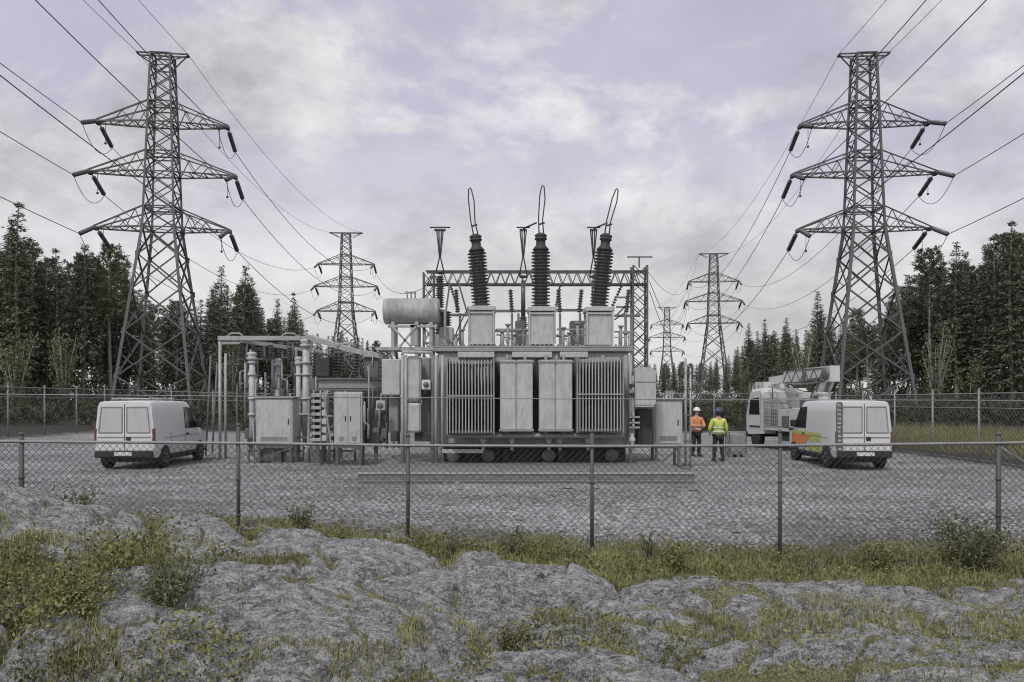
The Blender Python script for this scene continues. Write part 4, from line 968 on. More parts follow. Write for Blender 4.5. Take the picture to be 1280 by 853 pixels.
    for s in (-1, 1):
        x0, x1 = ws0-.72, ws0+.30
        pts = [(x0, 1.16), (x1+.15, 1.16), (x1+.02, 1.40), (ws0+.0, H-.24), (x0+.05, H-.20)]
        out = [Vector((x, yside(z, s), z)) for x, z in pts]; inn_ = [p-Vector((0, s*.02, 0)) for p in out]
        MB().loft([inn_, out] if s < 0 else [inn_[::-1], out[::-1]]).build('side_window', 'window_glass', t)
        MB().box((ws0+.16, min(s*hw, s*(hw+.2)), 1.18), (ws0+.28, max(s*hw, s*(hw+.2)), 1.42), .03).build('side_mirror', 'trim_black', t)
        m = MB(); m.box((ws0-.74, min(s*(hw+.002), s*(hw+.008)), .50), (ws0-.725, max(s*(hw+.002), s*(hw+.008)), 1.1)); m.box((.75, min(s*(hw+.002), s*(hw+.008)), .93), (L-1.0, max(s*(hw+.002), s*(hw+.008)), .945)); m.box((ws0-1.9, min(s*(hw+.002), s*(hw+.008)), .50), (ws0-1.885, max(s*(hw+.002), s*(hw+.008)), 1.1)); m.build('side_seam', 'rim', t)
        MB().box((ws0-.62, min(s*hw, s*(hw+.03)), .96), (ws0-.44, max(s*hw, s*(hw+.03)), 1.01), .008).build('handle', 'trim_black', t)
        m = MB(); m.box((xw[0]+.4, min(s*hw*.97, s*(hw+.015)), .34), (xw[1]-.42, max(s*hw*.97, s*(hw+.015)), .42), .01); m.build('sill', 'trim_black', t)
    wa, wb_ = Vector((ws0+.04, 0, H-.10)), Vector((ws1-.1, 0, 1.25)); n = Vector((wa.z-wb_.z, 0, wb_.x-wa.x)).normalized()*.012
    q = [wa+n+Vector((0, y, 0)) for y in (-hw*.74, hw*.74)]+[wb_+n+Vector((0, y, 0)) for y in (hw*.84, -hw*.84)]
    m = MB(); m.loft([[p-n*2 for p in q], q]); m.build('windscreen', 'window_glass', t)
    return t, ws0, hw
van1, ws0, hw1 = make_van('panel_van', 'white panel van with windowless rear doors parked under the left pylon', 4.65, 1.80, 2.07, (-11.62, 24.0, 0), R(91.5))
m = MB()
for x in (.7, 1.9): m.tube([(x, -.7, 2.07), (x, -.7, 2.13), (x, .7, 2.13), (x, .7, 2.07)], .02, 6)
for y in (-.5, .45): m.tube([(.5, y, 2.15), (2.3, y, 2.15)], .02, 6)
m.build('roof_rack', 'pale_steel', van1)
van2, ws2, hw2 = make_van('panel_van', 'boxy white van with orange and lime side stripes parked on the right', 4.75, 1.68, 2.08, (10.52, 23.9, 0), R(88.3), True)
# coloured side decals: sweeping bands on the flank towards the cab
s = 1
def decal(name, poly, mt, off):
    out = [Vector((x, hw2+off, z)) for x, z in poly]; MB().loft([[p-Vector((0, .006, 0)) for p in out][::-1], out[::-1]]).build(name, mt, van2)
decal('lime_stripe', [(1.25, 1.04), (4.0, 1.06), (4.0, .96), (3.1, .88), (2.2, .74), (1.25, .80)], 'decal_lime', .008)
decal('orange_stripe', [(2.1, .93), (4.05, .95), (4.05, .62), (3.3, .60), (2.7, .68)], 'decal_orange', .012)
decal('blue_stripe', [(3.5, .60), (4.0, .62), (4.0, .50), (3.6, .48)], 'decal_blue', .014)
decal('lime_stripe', [(1.22, .68), (2.0, .66), (2.4, .56), (2.5, .46), (1.24, .44)], 'decal_lime', .012)
m = MB(); x0 = .03
for z in np.arange(.55, 2.0, .13): m.box((-.045, hw2*.80, z), (-.02, hw2*.97, z+.055))
m.bar((-.035, hw2*.79, .5), (-.035, hw2*.79, 2.0), .03); m.bar((-.035, hw2*.98, .5), (-.035, hw2*.98, 2.0), .03); m.build('rear_ladder', 'mid_metal', van2)

# ---------------------------------------------------------------- bucket truck
TR = thing('bucket_truck', 'white truck with a folded lifting boom parked behind the striped van', 'truck', (12.1, 33.2, 0), R(97)); TR.scale = (1.0, 1.08, 1.02)
# x forward (towards photo left), y to its left
m = MB(); m.box((-2.6, -.45, .55), (2.9, .45, .78)); m.box((-2.3, -1.0, .42), (-.2, 1.0, .62)); m.build('chassis', 'trim_black', TR)
prof = [(1.55, .62), (3.0, .55), (3.22, .72), (3.26, 1.35), (3.02, 2.20), (2.75, 2.52), (1.75, 2.56), (1.55, 2.4)]
m = MB(); ring = lambda y, k: [Vector((x, y, z if z < 2.2 else z-k)) for x, z in prof]
m.loft([ring(-1.0, .12), ring(-.92, 0), ring(.92, 0), ring(1.0, .12)]); cab = m.build('cab', 'truck_white', TR)
m = MB(); n = .02; m.loft([[Vector((3.262, y, 1.42)), Vector((3.05, y, 2.15))] for y in (-.85, .85)], cap=False); 
q = [Vector((3.258, -.86, 1.42)), Vector((3.258, .86, 1.42)), Vector((3.04, .82, 2.16)), Vector((3.04, -.82, 2.16))]; off = Vector((.014, 0, .004))
m = MB(); m.loft([[p-off for p in q], [p+off for p in q]]); m.build('windscreen', 'window_glass', cab)
for s in (-1, 1):
    q = [(1.85, 1.42), (2.95, 1.42), (2.82, 2.1), (1.9, 2.16)]; out = [Vector((x, s*1.008, z)) for x, z in q]; inn_ = [p-Vector((0, s*.02, 0)) for p in out]
    m = MB(); m.loft([inn_, out] if s < 0 else [inn_[::-1], out[::-1]]); m.build('side_window', 'window_glass', cab)
    m = MB(); m.bar((2.95, s*1.0, 1.9), (3.1, s*1.22, 1.9), .03); m.box((3.02, s*1.22-.07, 1.45), (3.1, s*1.22+.07, 1.95), .02); m.build('side_mirror', 'trim_black', cab)
    m = MB(); m.box((3.18, s*.72-.16, .76), (3.26, s*.72+.16, .94), .02); m.build('headlight', 'clear_lens', cab)
    m = MB(); m.box((1.74, min(s*1.002, s*1.008), .75), (1.755, max(s*1.002, s*1.008), 2.3)); m.build('door_seam', 'rim', cab)
MB().box((3.05, -.98, .42), (3.34, .98, .70), .04).build('bumper', 'trim_black', TR)
for x in (2.35, -1.45):
    for s in (-1, 1): wheel(TR, x, s*.86, .42, .27, s)
m = MB()
for s in (-1, 1):
    for x in (2.35, -1.45): m.box((x-.55, s*.86-.17, .88), (x+.55, s*.86+.17, .95), .02)
m.build('mudguard', 'trim_black', TR)
m = MB(); m.box((-2.6, -1.0, .8), (1.4, 1.0, .95), .01); m.box((-2.6, -1.0, .95), (-.9, 1.0, 1.75), .03); m.build('cargo_bed', 'truck_white', TR)
m = MB(); m.grid((.05, 1.01, .97), (1.35, 0, 0), (0, 0, 1.15), 8, 8, .028); m.grid((.05, -1.01, .97), (1.35, 0, 0), (0, 0, 1.15), 8, 8, .028); m.grid((.05, -1.0, 2.12), (1.35, 0, 0), (0, 2.0, 0), 6, 8, .028); m.build('side_grille', 'pale_steel', TR)
m = MB(); m.box((.15, -.85, .96), (1.2, .85, 1.62), .03); m.build('tool_locker', 'dark_metal', TR)
for k, (x0, z0, dx, dz, mt) in enumerate(((-.8, .97, .5, .45, 'mid_metal'), (-.25, .97, .3, .7, 'cabinet_grey'), (-2.3, 1.75, .45, .3, 'mid_metal'), (-1.2, 1.75, .25, .42, 'duct_grey'), (-2.4, 1.0, .6, .5, 'mid_metal'))): MB().box((x0, .62, z0), (x0+dx, 1.03, z0+dz), .02).build('tool_box', mt, TR)
m = MB()
for z_ in (2.62, 2.62): pass
for yy in (.5, .78): m.bar((-1.0, yy, 2.30), (1.5, yy, 2.62), .035)
for k in range(9): m.bar((-1.0+2.5*k/8, .5, 2.30+.32*k/8), (-1.0+2.5*k/8, .78, 2.30+.32*k/8), .025)
m.build('roof_ladder', 'pale_steel', TR)
m = MB()
for x in (-.85, 1.42): m.bar((x, .64, .95), (x, .64, 2.3 if x < 0 else 2.6), .04)
m.build('rack_post', 'mid_metal', TR)
m = MB(); m.lathe([(.36, 0), (.36, .18), (.22, .22), (.22, .5), (.27, .53), (.27, .6)], (-1.7, 0, 1.75), None, 18); m.build('turret', 'truck_white', TR)
m = MB(); m.bar((-1.6, .14, 2.3), (-2.15, .14, 3.0), .10, .24, (1, 0, 0)); m.bar((-1.6, -.14, 2.3), (-2.15, -.14, 3.0), .10, .24, (1, 0, 0)); m.bar((-1.3, 0, 2.3), (-1.5, 0, 2.8), .1); m.box((-1.75, -.2, 2.24), (-1.25, .2, 2.36), .02); m.build('lower_arm', 'truck_white', TR)
m = MB(); m.bar((-2.5, 0, 3.05), (1.4, 0, 2.98), .36, .60); m.bar((1.2, 0, 2.98), (3.0, 0, 2.88), .25, .34); bm_ = m.build('boom', 'truck_white', TR)
m = MB(); m.lathe([(.2, -.28), (.24, -.25), (.24, .25), (.2, .28)], (-2.2, 0, 3.06), (-2.2, 1, 3.06), 16); m.bar((-1.9, .25, 2.9), (-.2, .25, 2.78), .07); m.box((-.6, -.27, 2.74), (-.45, .27, 3.3)); m.build('boom_joint', 'mid_metal', bm_)
m = MB()
for s_ in (-1, 1):
    for k in range(9): x0 = -2.0+k*.38; m.bar((x0, s_*.186, 2.80 if k % 2 else 3.26), (x0+.38, s_*.186, 3.26 if k % 2 else 2.80), .03)
    for z0 in (2.785, 3.275): m.bar((-2.1, s_*.188, z0), (1.35, s_*.188, z0), .035)
m.build('boom_lattice', 'mid_metal', bm_)
m = MB(); m.tube(hang((-2.2, .3, 2.75), (1.0, .24, 2.72), .12, 8), .022, 5); m.tube(hang((-1.7, .35, 2.5), (.4, .3, 2.7), .2, 8), .018, 5); m.build('hose', 'trim_black', bm_)
m = MB(); m.box((2.75, -.5, 1.95), (3.55, .5, 2.02), .01)
for a, b in (((2.75, -.5), (3.55, -.44)), ((2.75, .44), (3.55, .5)), ((2.75, -.5), (2.81, .5)), ((3.49, -.5), (3.55, .5))): m.box((a[0], a[1], 2.02), (b[0], b[1], 2.85), .01)
bk = m.build('bucket', 'truck_white', TR)
m = MB(); m.box((3.1, -.515, 2.2), (3.16, -.501, 2.7)); m.box((3.1, .501, 2.2), (3.16, .515, 2.7)); m.build('bucket_rib', 'mid_metal', bk)

# ---------------------------------------------------------------- small things in the yard
t = thing('wire_crate', 'grey mesh pallet crate on the gravel right of the yellow jacket', 'crate', (8.25, 29.5, 0)); m = MB()
m.box((-.3, -.3, .10), (.3, .3, .16)); 
for x in (-.26, 0, .2): m.box((x-.04, -.3, 0), (x+.06, .3, .1))
m.build('pallet', 'wood', t); m = MB()
for u, v in (((.6, 0, 0), (-.3, -.3)), ((.6, 0, 0), (-.3, .3)), ((0, .6, 0), (-.3, -.3)), ((0, .6, 0), (.3, -.3))): m.grid((v[0], v[1], .17), u, (0, 0, .75), 6, 8, .018)
m.build('cage', 'pale_steel', t); MB().box((-.26, -.26, .17), (.26, .26, .84), .04).build('tank', 'cabinet_grey', t)

# ================================================================ people
def skin_obj(name, verts, edges, mat, parent, root=0, sub=2):
    me = bpy.data.meshes.new(name); me.from_pydata([v[:3] for v in verts], edges, []); me.materials.append(MATS[mat])
    o = bpy.data.objects.new(name, me); COL.objects.link(o); o.parent = parent
    sk = o.modifiers.new('skin', 'SKIN'); sk.use_smooth_shade = True
    if not me.skin_vertices: me.attributes.new
    for i, v in enumerate(verts):
        r = v[3]; me.skin_vertices[0].data[i].radius = r if isinstance(r, tuple) else (r, r); me.skin_vertices[0].data[i].use_root = (i == root)
    sb = o.modifiers.new('smooth', 'SUBSURF'); sb.levels = sub; sb.render_levels = sub
    return o
def ensure_skin(me):
    pass
def make_person(label, loc, rz, top_mat, helmet, arms, legs, head_turn=0, lean=0.0, stripes=True):
    """faces +y before rotation; arms: per side (elbow, wrist); legs: per side (knee, ankle)"""
    t = thing('person', label, 'person', loc, rz, 'workers in the yard')
    J = {}
    V = []; E = []
    def add(p, r, link=None):
        V.append((*p, r)); 
        if link is not None: E.append((link, len(V)-1))
        return len(V)-1
    ly = lean
    pel = add((0, 0, .95), (.15, .11)); waist = add((0, ly*.3, 1.10), (.135, .10), pel); chest = add((0, ly*.7, 1.30), (.165, .115), waist); up = add((0, ly*.9, 1.43), (.12, .09), chest)
    neck = add((0, ly+.01, 1.52), .055, up); jaw = add((0, ly+.035, 1.60), (.062, .075), neck); hd = add((0, ly+.03, 1.68), (.078, .095), jaw); cr = add((0, ly+.02, 1.74), (.06, .075), hd)
    nose = add((0, ly+.135, 1.655), .012, hd)
    hands = []
    for s, (el, wr) in zip((-1, 1), arms):
        sh = add((s*.19, ly*.9, 1.40), .065, up); e_ = add(el, .048, sh); fm = add(tuple(np.array(el)*.55+np.array(wr)*.45), .043, e_); w_ = add(wr, .030, fm)
        d = (Vector(wr)-Vector(el)).normalized(); side = Vector((0, 1, 0)) if abs(d.y) < .7 else Vector((0, 0, -1)); side = (side-d*side.dot(d)).normalized(); nrm = d.cross(side)
        palm = add(Vector(wr)+d*.07, (.036, .020), w_)
        for k, (off, ln) in enumerate(((-.030, .060), (-.010, .072), (.010, .068), (.029, .052))):
            f1 = add(Vector(wr)+d*(.09+ln*.5)+side*off*1.1+nrm*.008*s, .0095, palm); add(Vector(wr)+d*(.09+ln)+side*off*1.1+nrm*.030*s, .008, f1)
        th = add(Vector(wr)+d*.07+side*.048, .011, palm); add(Vector(wr)+d*.105+side*.056+nrm*.01*s, .009, th)
    feet = []
    for s, (kn, an) in zip((-1, 1), legs):
        hip = add((s*.095, 0, .88), .095, pel); k_ = add(kn, .062, hip); cf = add(tuple(np.array(kn)*.65+np.array(an)*.35+np.array((0, -.02, 0))), .056, k_); a_ = add(an, .042, cf)
        feet.append((s, kn, an)); add((an[0]+s*.02, an[1]+.13, an[2]-.045), (.042, .03), a_)
    body = skin_obj('body', V, E, 'skin', t)
    # jacket
    V2 = []; E2 = []
    def ad2(p, r, link=None):
        V2.append((*p, r)); 
        if link is not None: E2.append((link, len(V2)-1))
        return len(V2)-1
    b0 = ad2((0, 0, .86), (.195, .145)); b1 = ad2((0, ly*.3, 1.08), (.18, .135), b0); b2 = ad2((0, ly*.7, 1.29), (.20, .145), b1); b3 = ad2((0, ly*.9, 1.425), (.145, .11), b2); ad2((0, ly, 1.475), (.075, .07), b3)
    for s, (el, wr) in zip((-1, 1), arms):
        sh = ad2((s*.20, ly*.9, 1.395), .083, b3); e_ = ad2(el, .066, sh); ad2(tuple(np.array(el)*.15+np.array(wr)*.85), .052, e_)
    jk = skin_obj('jacket', V2, E2, top_mat, t)
    if stripes:
        m = MB(); n = 20
        for zc, ra, rb_ in ((1.02, .205, .155), (1.16, .205, .158)):
            rings = []
            for z in (zc-.025, zc+.025): rings.append([Vector((ra*math.cos(2*math.pi*k/n), ly*.4+rb_*math.sin(2*math.pi*k/n), z)) for k in range(n)])
            m.loft(rings, cap=False, smooth=True)
        for s in (-1, 1): m.tube([(s*.09, ly*.6-.145, 1.18), (s*.10, ly*.8-.148, 1.32), (s*.105, ly*.9-.09, 1.455)], [.012, .012, .012], 6)
        m.build('reflective_band', 'reflective', jk)
    V3 = []; E3 = []
    V3.append((0, 0, .93, (.172, .132)))
    for s, kn, an in feet:
        i = len(V3); V3 += [(s*.098, 0, .85, .108), (*kn, .082), (an[0], an[1]-.01, an[2]+.02, .068)]; E3 += [(0, i), (i, i+1), (i+1, i+2)]
    skin_obj('trousers', V3, E3, 'trousers', t)
    for s, kn, an in feet:
        m = MB(); x, y, z = an[0]+s*.005, an[1], an[2]-.09
        def rg(zz, w_, y0, y1): return [Vector((x+w_*math.cos(a)*.5, (y0+y1)/2+(y1-y0)/2*math.sin(a), zz)) for a in np.linspace(0, 2*math.pi, 13)[:-1]]
        m.loft([rg(z, .105, y-.09, y+.20), rg(z+.03, .11, y-.095, y+.205), rg(z+.07, .105, y-.085, y+.17), rg(z+.11, .10, y-.075, y+.07), rg(z+.2, .105, y-.07, y+.06)], True, True); m.build('boot', 'boots', t)
    m = MB(); c = Vector((0, ly+.02, 1.70)); m.lathe([(.135, 0), (.128, .012), (.118, .05), (.10, .09), (.06, .125), (.0, .138)], c, None, 20)
    m.loft([[Vector((.085*math.cos(a), ly+.02+.13+.05*math.sin(a), 1.700+k)) for a in np.linspace(0, math.pi, 9)] for k in (0, .012)]); m.build('helmet', helmet, t)
    m = MB(); m.loft([[Vector((.082*math.cos(a), ly+.015-.02+.085*math.sin(a)*1.0, z)) for a in np.linspace(math.pi, 2*math.pi, 10)] for z in (1.575, 1.70)], True, True); m.build('hair', 'hair', t)
    for s in (-1, 1):
        MB().lathe([(0, 0), (.009, .004), (.009, .010), (0, .014)], (s*.031, ly+.105, 1.675), (s*.031, ly+1, 1.675), 8).build('eye', 'eye', body)
        MB().lathe([(.0, 0), (.03, .004), (.026, .012), (0, .016)], (s*.076, ly+.02, 1.665), (s*1, ly+.02, 1.665), 10).build('ear', 'skin', body)
    MB().box((-.024, ly+.108, 1.607), (.024, ly+.114, 1.613), .002).build('mouth', 'red_lens', body)
    return t
make_person('person in a yellow hi-vis jacket and dark trousers seen from behind', (P(898, 0, 27.3).x, 27.3, .0), R(6), 'hivis_yellow', 'helmet_blue',
            [((-.30, .02, 1.13), (-.24, .20, .96)), ((.30, .03, 1.14), (.34, .14, .93))], [((-.12, .03, .50), (-.15, .0, .095)), ((.12, .02, .50), (.14, -.05, .095))])
make_person('person in an orange hi-vis jacket and white helmet beside the grey cabinet', (P(870, 0, 29.6).x, 29.6, .0), R(200), 'hivis_orange', 'helmet_white',
            [((-.27, .14, 1.14), (-.10, .32, 1.12)), ((.27, .14, 1.14), (.12, .33, 1.15))], [((-.11, .05, .50), (-.12, .0, .095)), ((.11, .03, .50), (.13, -.02, .095))], lean=.03)
# ================================================================ trees
def quads_to_obj(name, C, A, B, mat, parent):
    """leaf slivers: centre-base C, long axis A, half-width vector B -> 4-gon kites"""
    n = len(C); V = np.empty((n, 4, 3)); V[:, 0] = C; V[:, 1] = C+A*.45+B; V[:, 2] = C+A; V[:, 3] = C+A*.45-B
    return np_obj(name, V.reshape(-1, 3), np.arange(n*4).reshape(n, 4), mat, parent)
def rand_unit(n, g):
    v = g.normal(size=(n, 3)); return v/np.linalg.norm(v, axis=1, keepdims=True)
def make_tree(kind, seed, H):
    g = np.random.default_rng(seed); rnd = random.Random(seed)
    root = thing('pine_tree' if kind == 'pine' else 'spruce_tree', '', 'tree')
    # trunk with a gentle bend
    bx, by = rnd.uniform(-.4, .4), rnd.uniform(-.4, .4); ax = lambda h: np.array([bx*math.sin(h/H*2.6), by*math.sin(h/H*2.2), h])
    m = MB(); hs = np.linspace(-.3, H*.985, 12); r0 = H*.0105
    m.tube([ax(h) for h in hs], [r0*(1-.93*max(0, h)/H)+.012 for h in hs], 8)
    C, A, B = [], [], []
    if kind == 'pine':
        h0 = H*rnd.uniform(.44, .60); nb = 74
        for i in range(nb):
            t = (i+rnd.random()*.8)/nb; h = h0+(H*.985-h0)*t; az = i*2.4+rnd.uniform(-.5, .5)
            l = (.45+2.0*math.sin(math.pi*min(1, (1-t)*.62+.03))**.8*(1 if t > .12 else .6+3*t))*rnd.uniform(.65, 1.12)*H/20
            el = -.25+.9*t+rnd.uniform(-.2, .2); d = np.array([math.cos(az)*math.cos(el), math.sin(az)*math.cos(el), math.sin(el)]); s = ax(h)
            m.tube([s, s+d*l*.6, s+d*l+np.array([0, 0, .12*l])], [.035*(1-t)+.012, .018, .006], 4)
            nc = max(3, int(l*4.2))
            for k in range(nc):
                u = rnd.uniform(.35, 1.03); c = s+d*l*u+np.array([0, 0, .12*l*u*u])+g.normal(size=3)*.10*l*(.5+u*.6)
                n = 18; dirs = rand_unit(n, g)+d*.7+np.array([0, 0, .55]); dirs /= np.linalg.norm(dirs, axis=1, keepdims=True)
                ln = g.uniform(.22, .48, (n, 1)); side = np.cross(dirs, rand_unit(n, g)); side /= np.linalg.norm(side, axis=1, keepdims=True)
                C.append(c+g.normal(size=(n, 3))*.10); A.append(dirs*ln); B.append(side*g.uniform(.032, .062, (n, 1)))
        # dead stubs below the crown
        for i in range(14):
            h = rnd.uniform(H*.18, h0); az = rnd.uniform(0, 6.28); l = rnd.uniform(.3, 1.3); s = ax(h); m.tube([s, s+np.array([math.cos(az)*l, math.sin(az)*l, -.15*l])], [.018, .005], 4)
    else:
        h0 = H*rnd.uniform(.16, .38); W = rnd.uniform(.105, .135)*H; nw = int((H-h0)/.42)
        for i in range(nw):
            t = i/nw; h = h0+(H-h0)*(t**.93); per = 9 if t < .8 else 6
            for k in range(per):
                az = k*2*math.pi/per+i*1.3+rnd.uniform(-.35, .35); l = W*(1.02-t)**.88*rnd.uniform(.62, 1.15)*(1 if t > .15 else .65+2.3*t)+.06
                el = -.42+.85*t+rnd.uniform(-.12, .12); d = np.array([math.cos(az)*math.cos(el), math.sin(az)*math.cos(el), math.sin(el)]); s = ax(max(h0*.8, min(H*.99, h+rnd.uniform(-.32, .32))))
                if k % 2 == 0 and l > .5: m.tube([s, s+d*l*.9], [.016, .004], 3)
                n = max(9, int(l*22)); u = g.uniform(.1, 1, (n, 1)); up = np.array([0, 0, 1.]); sd = np.cross(d, up); sd /= np.linalg.norm(sd)
                c = s+d*l*u+np.array([0, 0, .22])*l*u*u+g.normal(size=(n, 3))*.07
                spread = g.choice([-1, 1], (n, 1))*g.uniform(.1, 1.0, (n, 1)); dirs = d+sd*spread+np.array([0, 0, -.40])+g.normal(size=(n, 3))*.40; dirs /= np.linalg.norm(dirs, axis=1, keepdims=True)
                ln = g.uniform(.22, .5, (n, 1))*(.55+.45*(1-t)); side = np.cross(dirs, up+g.normal(size=(n, 3))*.5); side /= np.linalg.norm(side, axis=1, keepdims=True)
                C.append(c); A.append(dirs*ln); B.append(side*g.uniform(.036, .078, (n, 1)))
    m.build('trunk', 'bark', root)
    quads_to_obj('crown', np.concatenate(C), np.concatenate(A), np.concatenate(B), 'pine_needles' if kind == 'pine' else 'spruce_needles', root)
    root['H'] = H
    return root
protos = {('pine', i): make_tree('pine', 100+i, 20) for i in range(5)}
protos.update({('spruce', i): make_tree('spruce', 200+i, 18) for i in range(5)})
used = set()
def place_tree(kind, px, ytop, d, label, group, wide=1.0):
    key = (kind, random.randrange(5)); pr = protos[key]
    t = pr if key not in used else copy_tree(pr); used.add(key)
    x = (px-640)*d/F; z0 = gz_(x, d)-.1; H = CAM_Z-(ytop-500)*d/F-z0; s = H/pr['H']
    t.location = (x, d, z0); t.rotation_euler = (0, 0, random.uniform(0, 6.28)); t.scale = (s*wide, s*wide, s); t['label'] = label; t['group'] = group
    return t
TOPY = [(-60, 300), (0, 300), (28, 250), (48, 300), (66, 308), (84, 335), (102, 304), (118, 325), (140, 309), (170, 345), (200, 368), (225, 362), (250, 352), (275, 333), (292, 362), (311, 331), (335, 372), (348, 374), (366, 364), (385, 395), (400, 402), (430, 400), (455, 404), (480, 420), (520, 436), (600, 442), (700, 442), (800, 444), (850, 436), (880, 440), (905, 428), (921, 418), (938, 404), (956, 398), (985, 397), (1002, 404), (1022, 364), (1045, 385), (1070, 372), (1090, 385), (1110, 370), (1130, 346), (1150, 340), (1164, 312), (1185, 330), (1197, 302), (1222, 312), (1240, 292), (1266, 271), (1290, 300), (1340, 280)]
def topy(px): return float(np.interp(px, [p[0] for p in TOPY], [p[1] for p in TOPY]))
def dist(px): return float(np.interp(px, [-60, 150, 330, 480, 640, 840, 960, 1060, 1150, 1340], [62, 74, 100, 150, 210, 210, 150, 112, 88, 62]))
stand = [(28, 'spruce', 'tallest ragged conifer at the left edge, rising above the others'), (66, 'spruce', 'slim dark spruce just right of the tallest left conifer'), (102, 'spruce', 'narrow pointed spruce between the tallest left conifer and the left pylon'), (140, 'pine', 'round topped pine touching the left pylon arm'),
         (275, 'spruce', 'pointed spruce just right of the near left pylon legs'), (311, 'spruce', 'tall cone shaped spruce above the busbar portal'), (348, 'spruce', 'small pointed spruce right of the cone shaped spruce'), (366, 'spruce', 'slender spruce nearest the second left pylon'),
         (956, 'spruce', 'short spruce above the truck bucket'), (1022, 'spruce', 'tall spruce just left of the near right pylon'), (938, 'spruce', 'short spruce just right of the second right pylon'), (985, 'spruce', 'short broad spruce above the truck boom'), (1110, 'spruce', 'spruce seen through the legs of the near right pylon'), (1135, 'spruce', 'spruce whose top meets the right pylon legs'),
         (1164, 'pine', 'slim pine just right of the near right pylon'), (1197, 'spruce', 'pointed tree between the slim pine and the tallest right conifer'), (1240, 'spruce', 'spruce just left of the tallest right conifer'), (1268, 'spruce', 'tallest conifer at the right edge, rising above the others')]
for px, kd, lb in stand: place_tree(kd, px, topy(px), dist(px)-3, lb, 'trees that stand out above the forest edge', 1.2 if kd == 'spruce' else 1.15)
# the rest of the forest edge, three rows deep
for row, (dd, dy, st0) in enumerate(((3, 16, 20), (12, 20, 20), (26, 12, 20))):
    px = -40+row*7
    while px < 1330:
        step = st0*np.interp(dist(px), [62, 210], [1.0, .52]); px += step*random.uniform(.75, 1.25)
        if row == 2 and 500 < px < 850 and random.random() < .4: continue
        d = dist(px)+dd+random.uniform(-3, 3); yt = topy(px)+dy+random.uniform(-6, 20)*(70/d)
        kd = 'pine' if random.random() < (.30 if abs(px-640) > 400 else .12) else 'spruce'
        side = 'left' if px < 640 else 'right'
        g_ = f'{"pines" if kd == "pine" else "spruces"} in the {side} forest'
        place_tree(kd, px, min(yt, 455), d, f'{"bare stemmed pine" if kd == "pine" else "dark spruce"} among the dense trees of the {side} forest', g_, 1.15)
# undergrowth that closes the forest floor
g = np.random.default_rng(5); C = []; A = []; B = []
for i in range(2000):
    px = g.uniform(-60, 1340); d = dist(px)*g.uniform(.93, 1.25) if i % 2 else g.uniform(51.5, 66); x = (px-640)*d/F
    if -26 < x < 17 and d < 51.3: continue
    h = g.uniform(.5, 1.6) if i % 2 == 0 else g.uniform(1.0, 4.6); w_ = h*g.uniform(.35, .7); n = 70; c = np.stack([x+g.normal(size=n)*w_*.6, d+g.normal(size=n)*w_*.5, gz_(x, d)+g.uniform(0, 1, n)**.8*h], 1)
    dirs = rand_unit(n, g)+np.array([0, 0, .4]); ln = g.uniform(.15, .45, (n, 1)); sd = np.cross(dirs, rand_unit(n, g)); C.append(c); A.append(dirs*ln); B.append(sd*.09)
o = quads_to_obj('undergrowth', np.concatenate(C), np.concatenate(A), np.concatenate(B), 'undergrowth_leaf', None); tag(o, 'dark leafy undergrowth filling the forest floor between trunks', 'undergrowth', kind='stuff')
# young bushy trees inside the light patches (lighter birch like bushes near the fence)
def leaf_bush(name, mat, loc, h, w_, n, seed, label, cat, group, leaf=.09, stems=7):
    g = np.random.default_rng(seed); t = thing(name, label, cat, loc, 0, group); m = MB(); C = []; A = []; B = []
    for k in range(stems):
        az = g.uniform(0, 6.28); top = np.array([math.cos(az)*w_*g.uniform(.2, 1), math.sin(az)*w_*g.uniform(.2, 1), h*g.uniform(.55, 1.0)]); mid = top*np.array([.4, .4, .55]); m.tube([(0, 0, -.1), mid, top], [.012*h, .009*h, .003], 5)
        q = n//stems; u = g.uniform(.2, 1.05, (q, 1)); c = mid*(1-u)+top*u if True else 0; c = np.where(u < .5, mid*(u*2), mid+(top-mid)*(u*2-1)); c = c+g.normal(size=(q, 3))*w_*.17
        dirs = rand_unit(q, g)+np.array([0, 0, .25]); ln = g.uniform(.6, 1.4, (q, 1))*leaf; sd = np.cross(dirs, rand_unit(q, g)); C.append(c); A.append(dirs*ln); B.append(sd*leaf*.28)
    m.build('stem', 'bark', t); Cc = np.concatenate(C); Cc[:, 2] = np.maximum(Cc[:, 2], .02)
    quads_to_obj('foliage', Cc, np.concatenate(A), np.concatenate(B), mat, t); return t
for i, (px, d, h, lb) in enumerate(((80, 60, 7.5, 'yellowish bushy young tree low in the left forest'), (290, 72, 7, 'olive young tree behind the busbar portal'), (20, 56, 6.0, 'olive young tree under the tallest left conifer'), (1170, 66, 8, 'olive young tree behind the right side fence'), (1005, 90, 9, 'yellowish young tree beyond the truck'), (1212, 58, 4.5, 'low dark bush tree at the right forest edge'), (930, 100, 6, 'small olive tree behind the second right pylon'))):
    x = (px-640)*d/F; leaf_bush('young_tree', 'weed_leaf', (x, d, gz_(x, d)), h, h*.22, 1800, 300+i, lb, 'tree', 'young leafy trees at the forest edge', .22, 9)

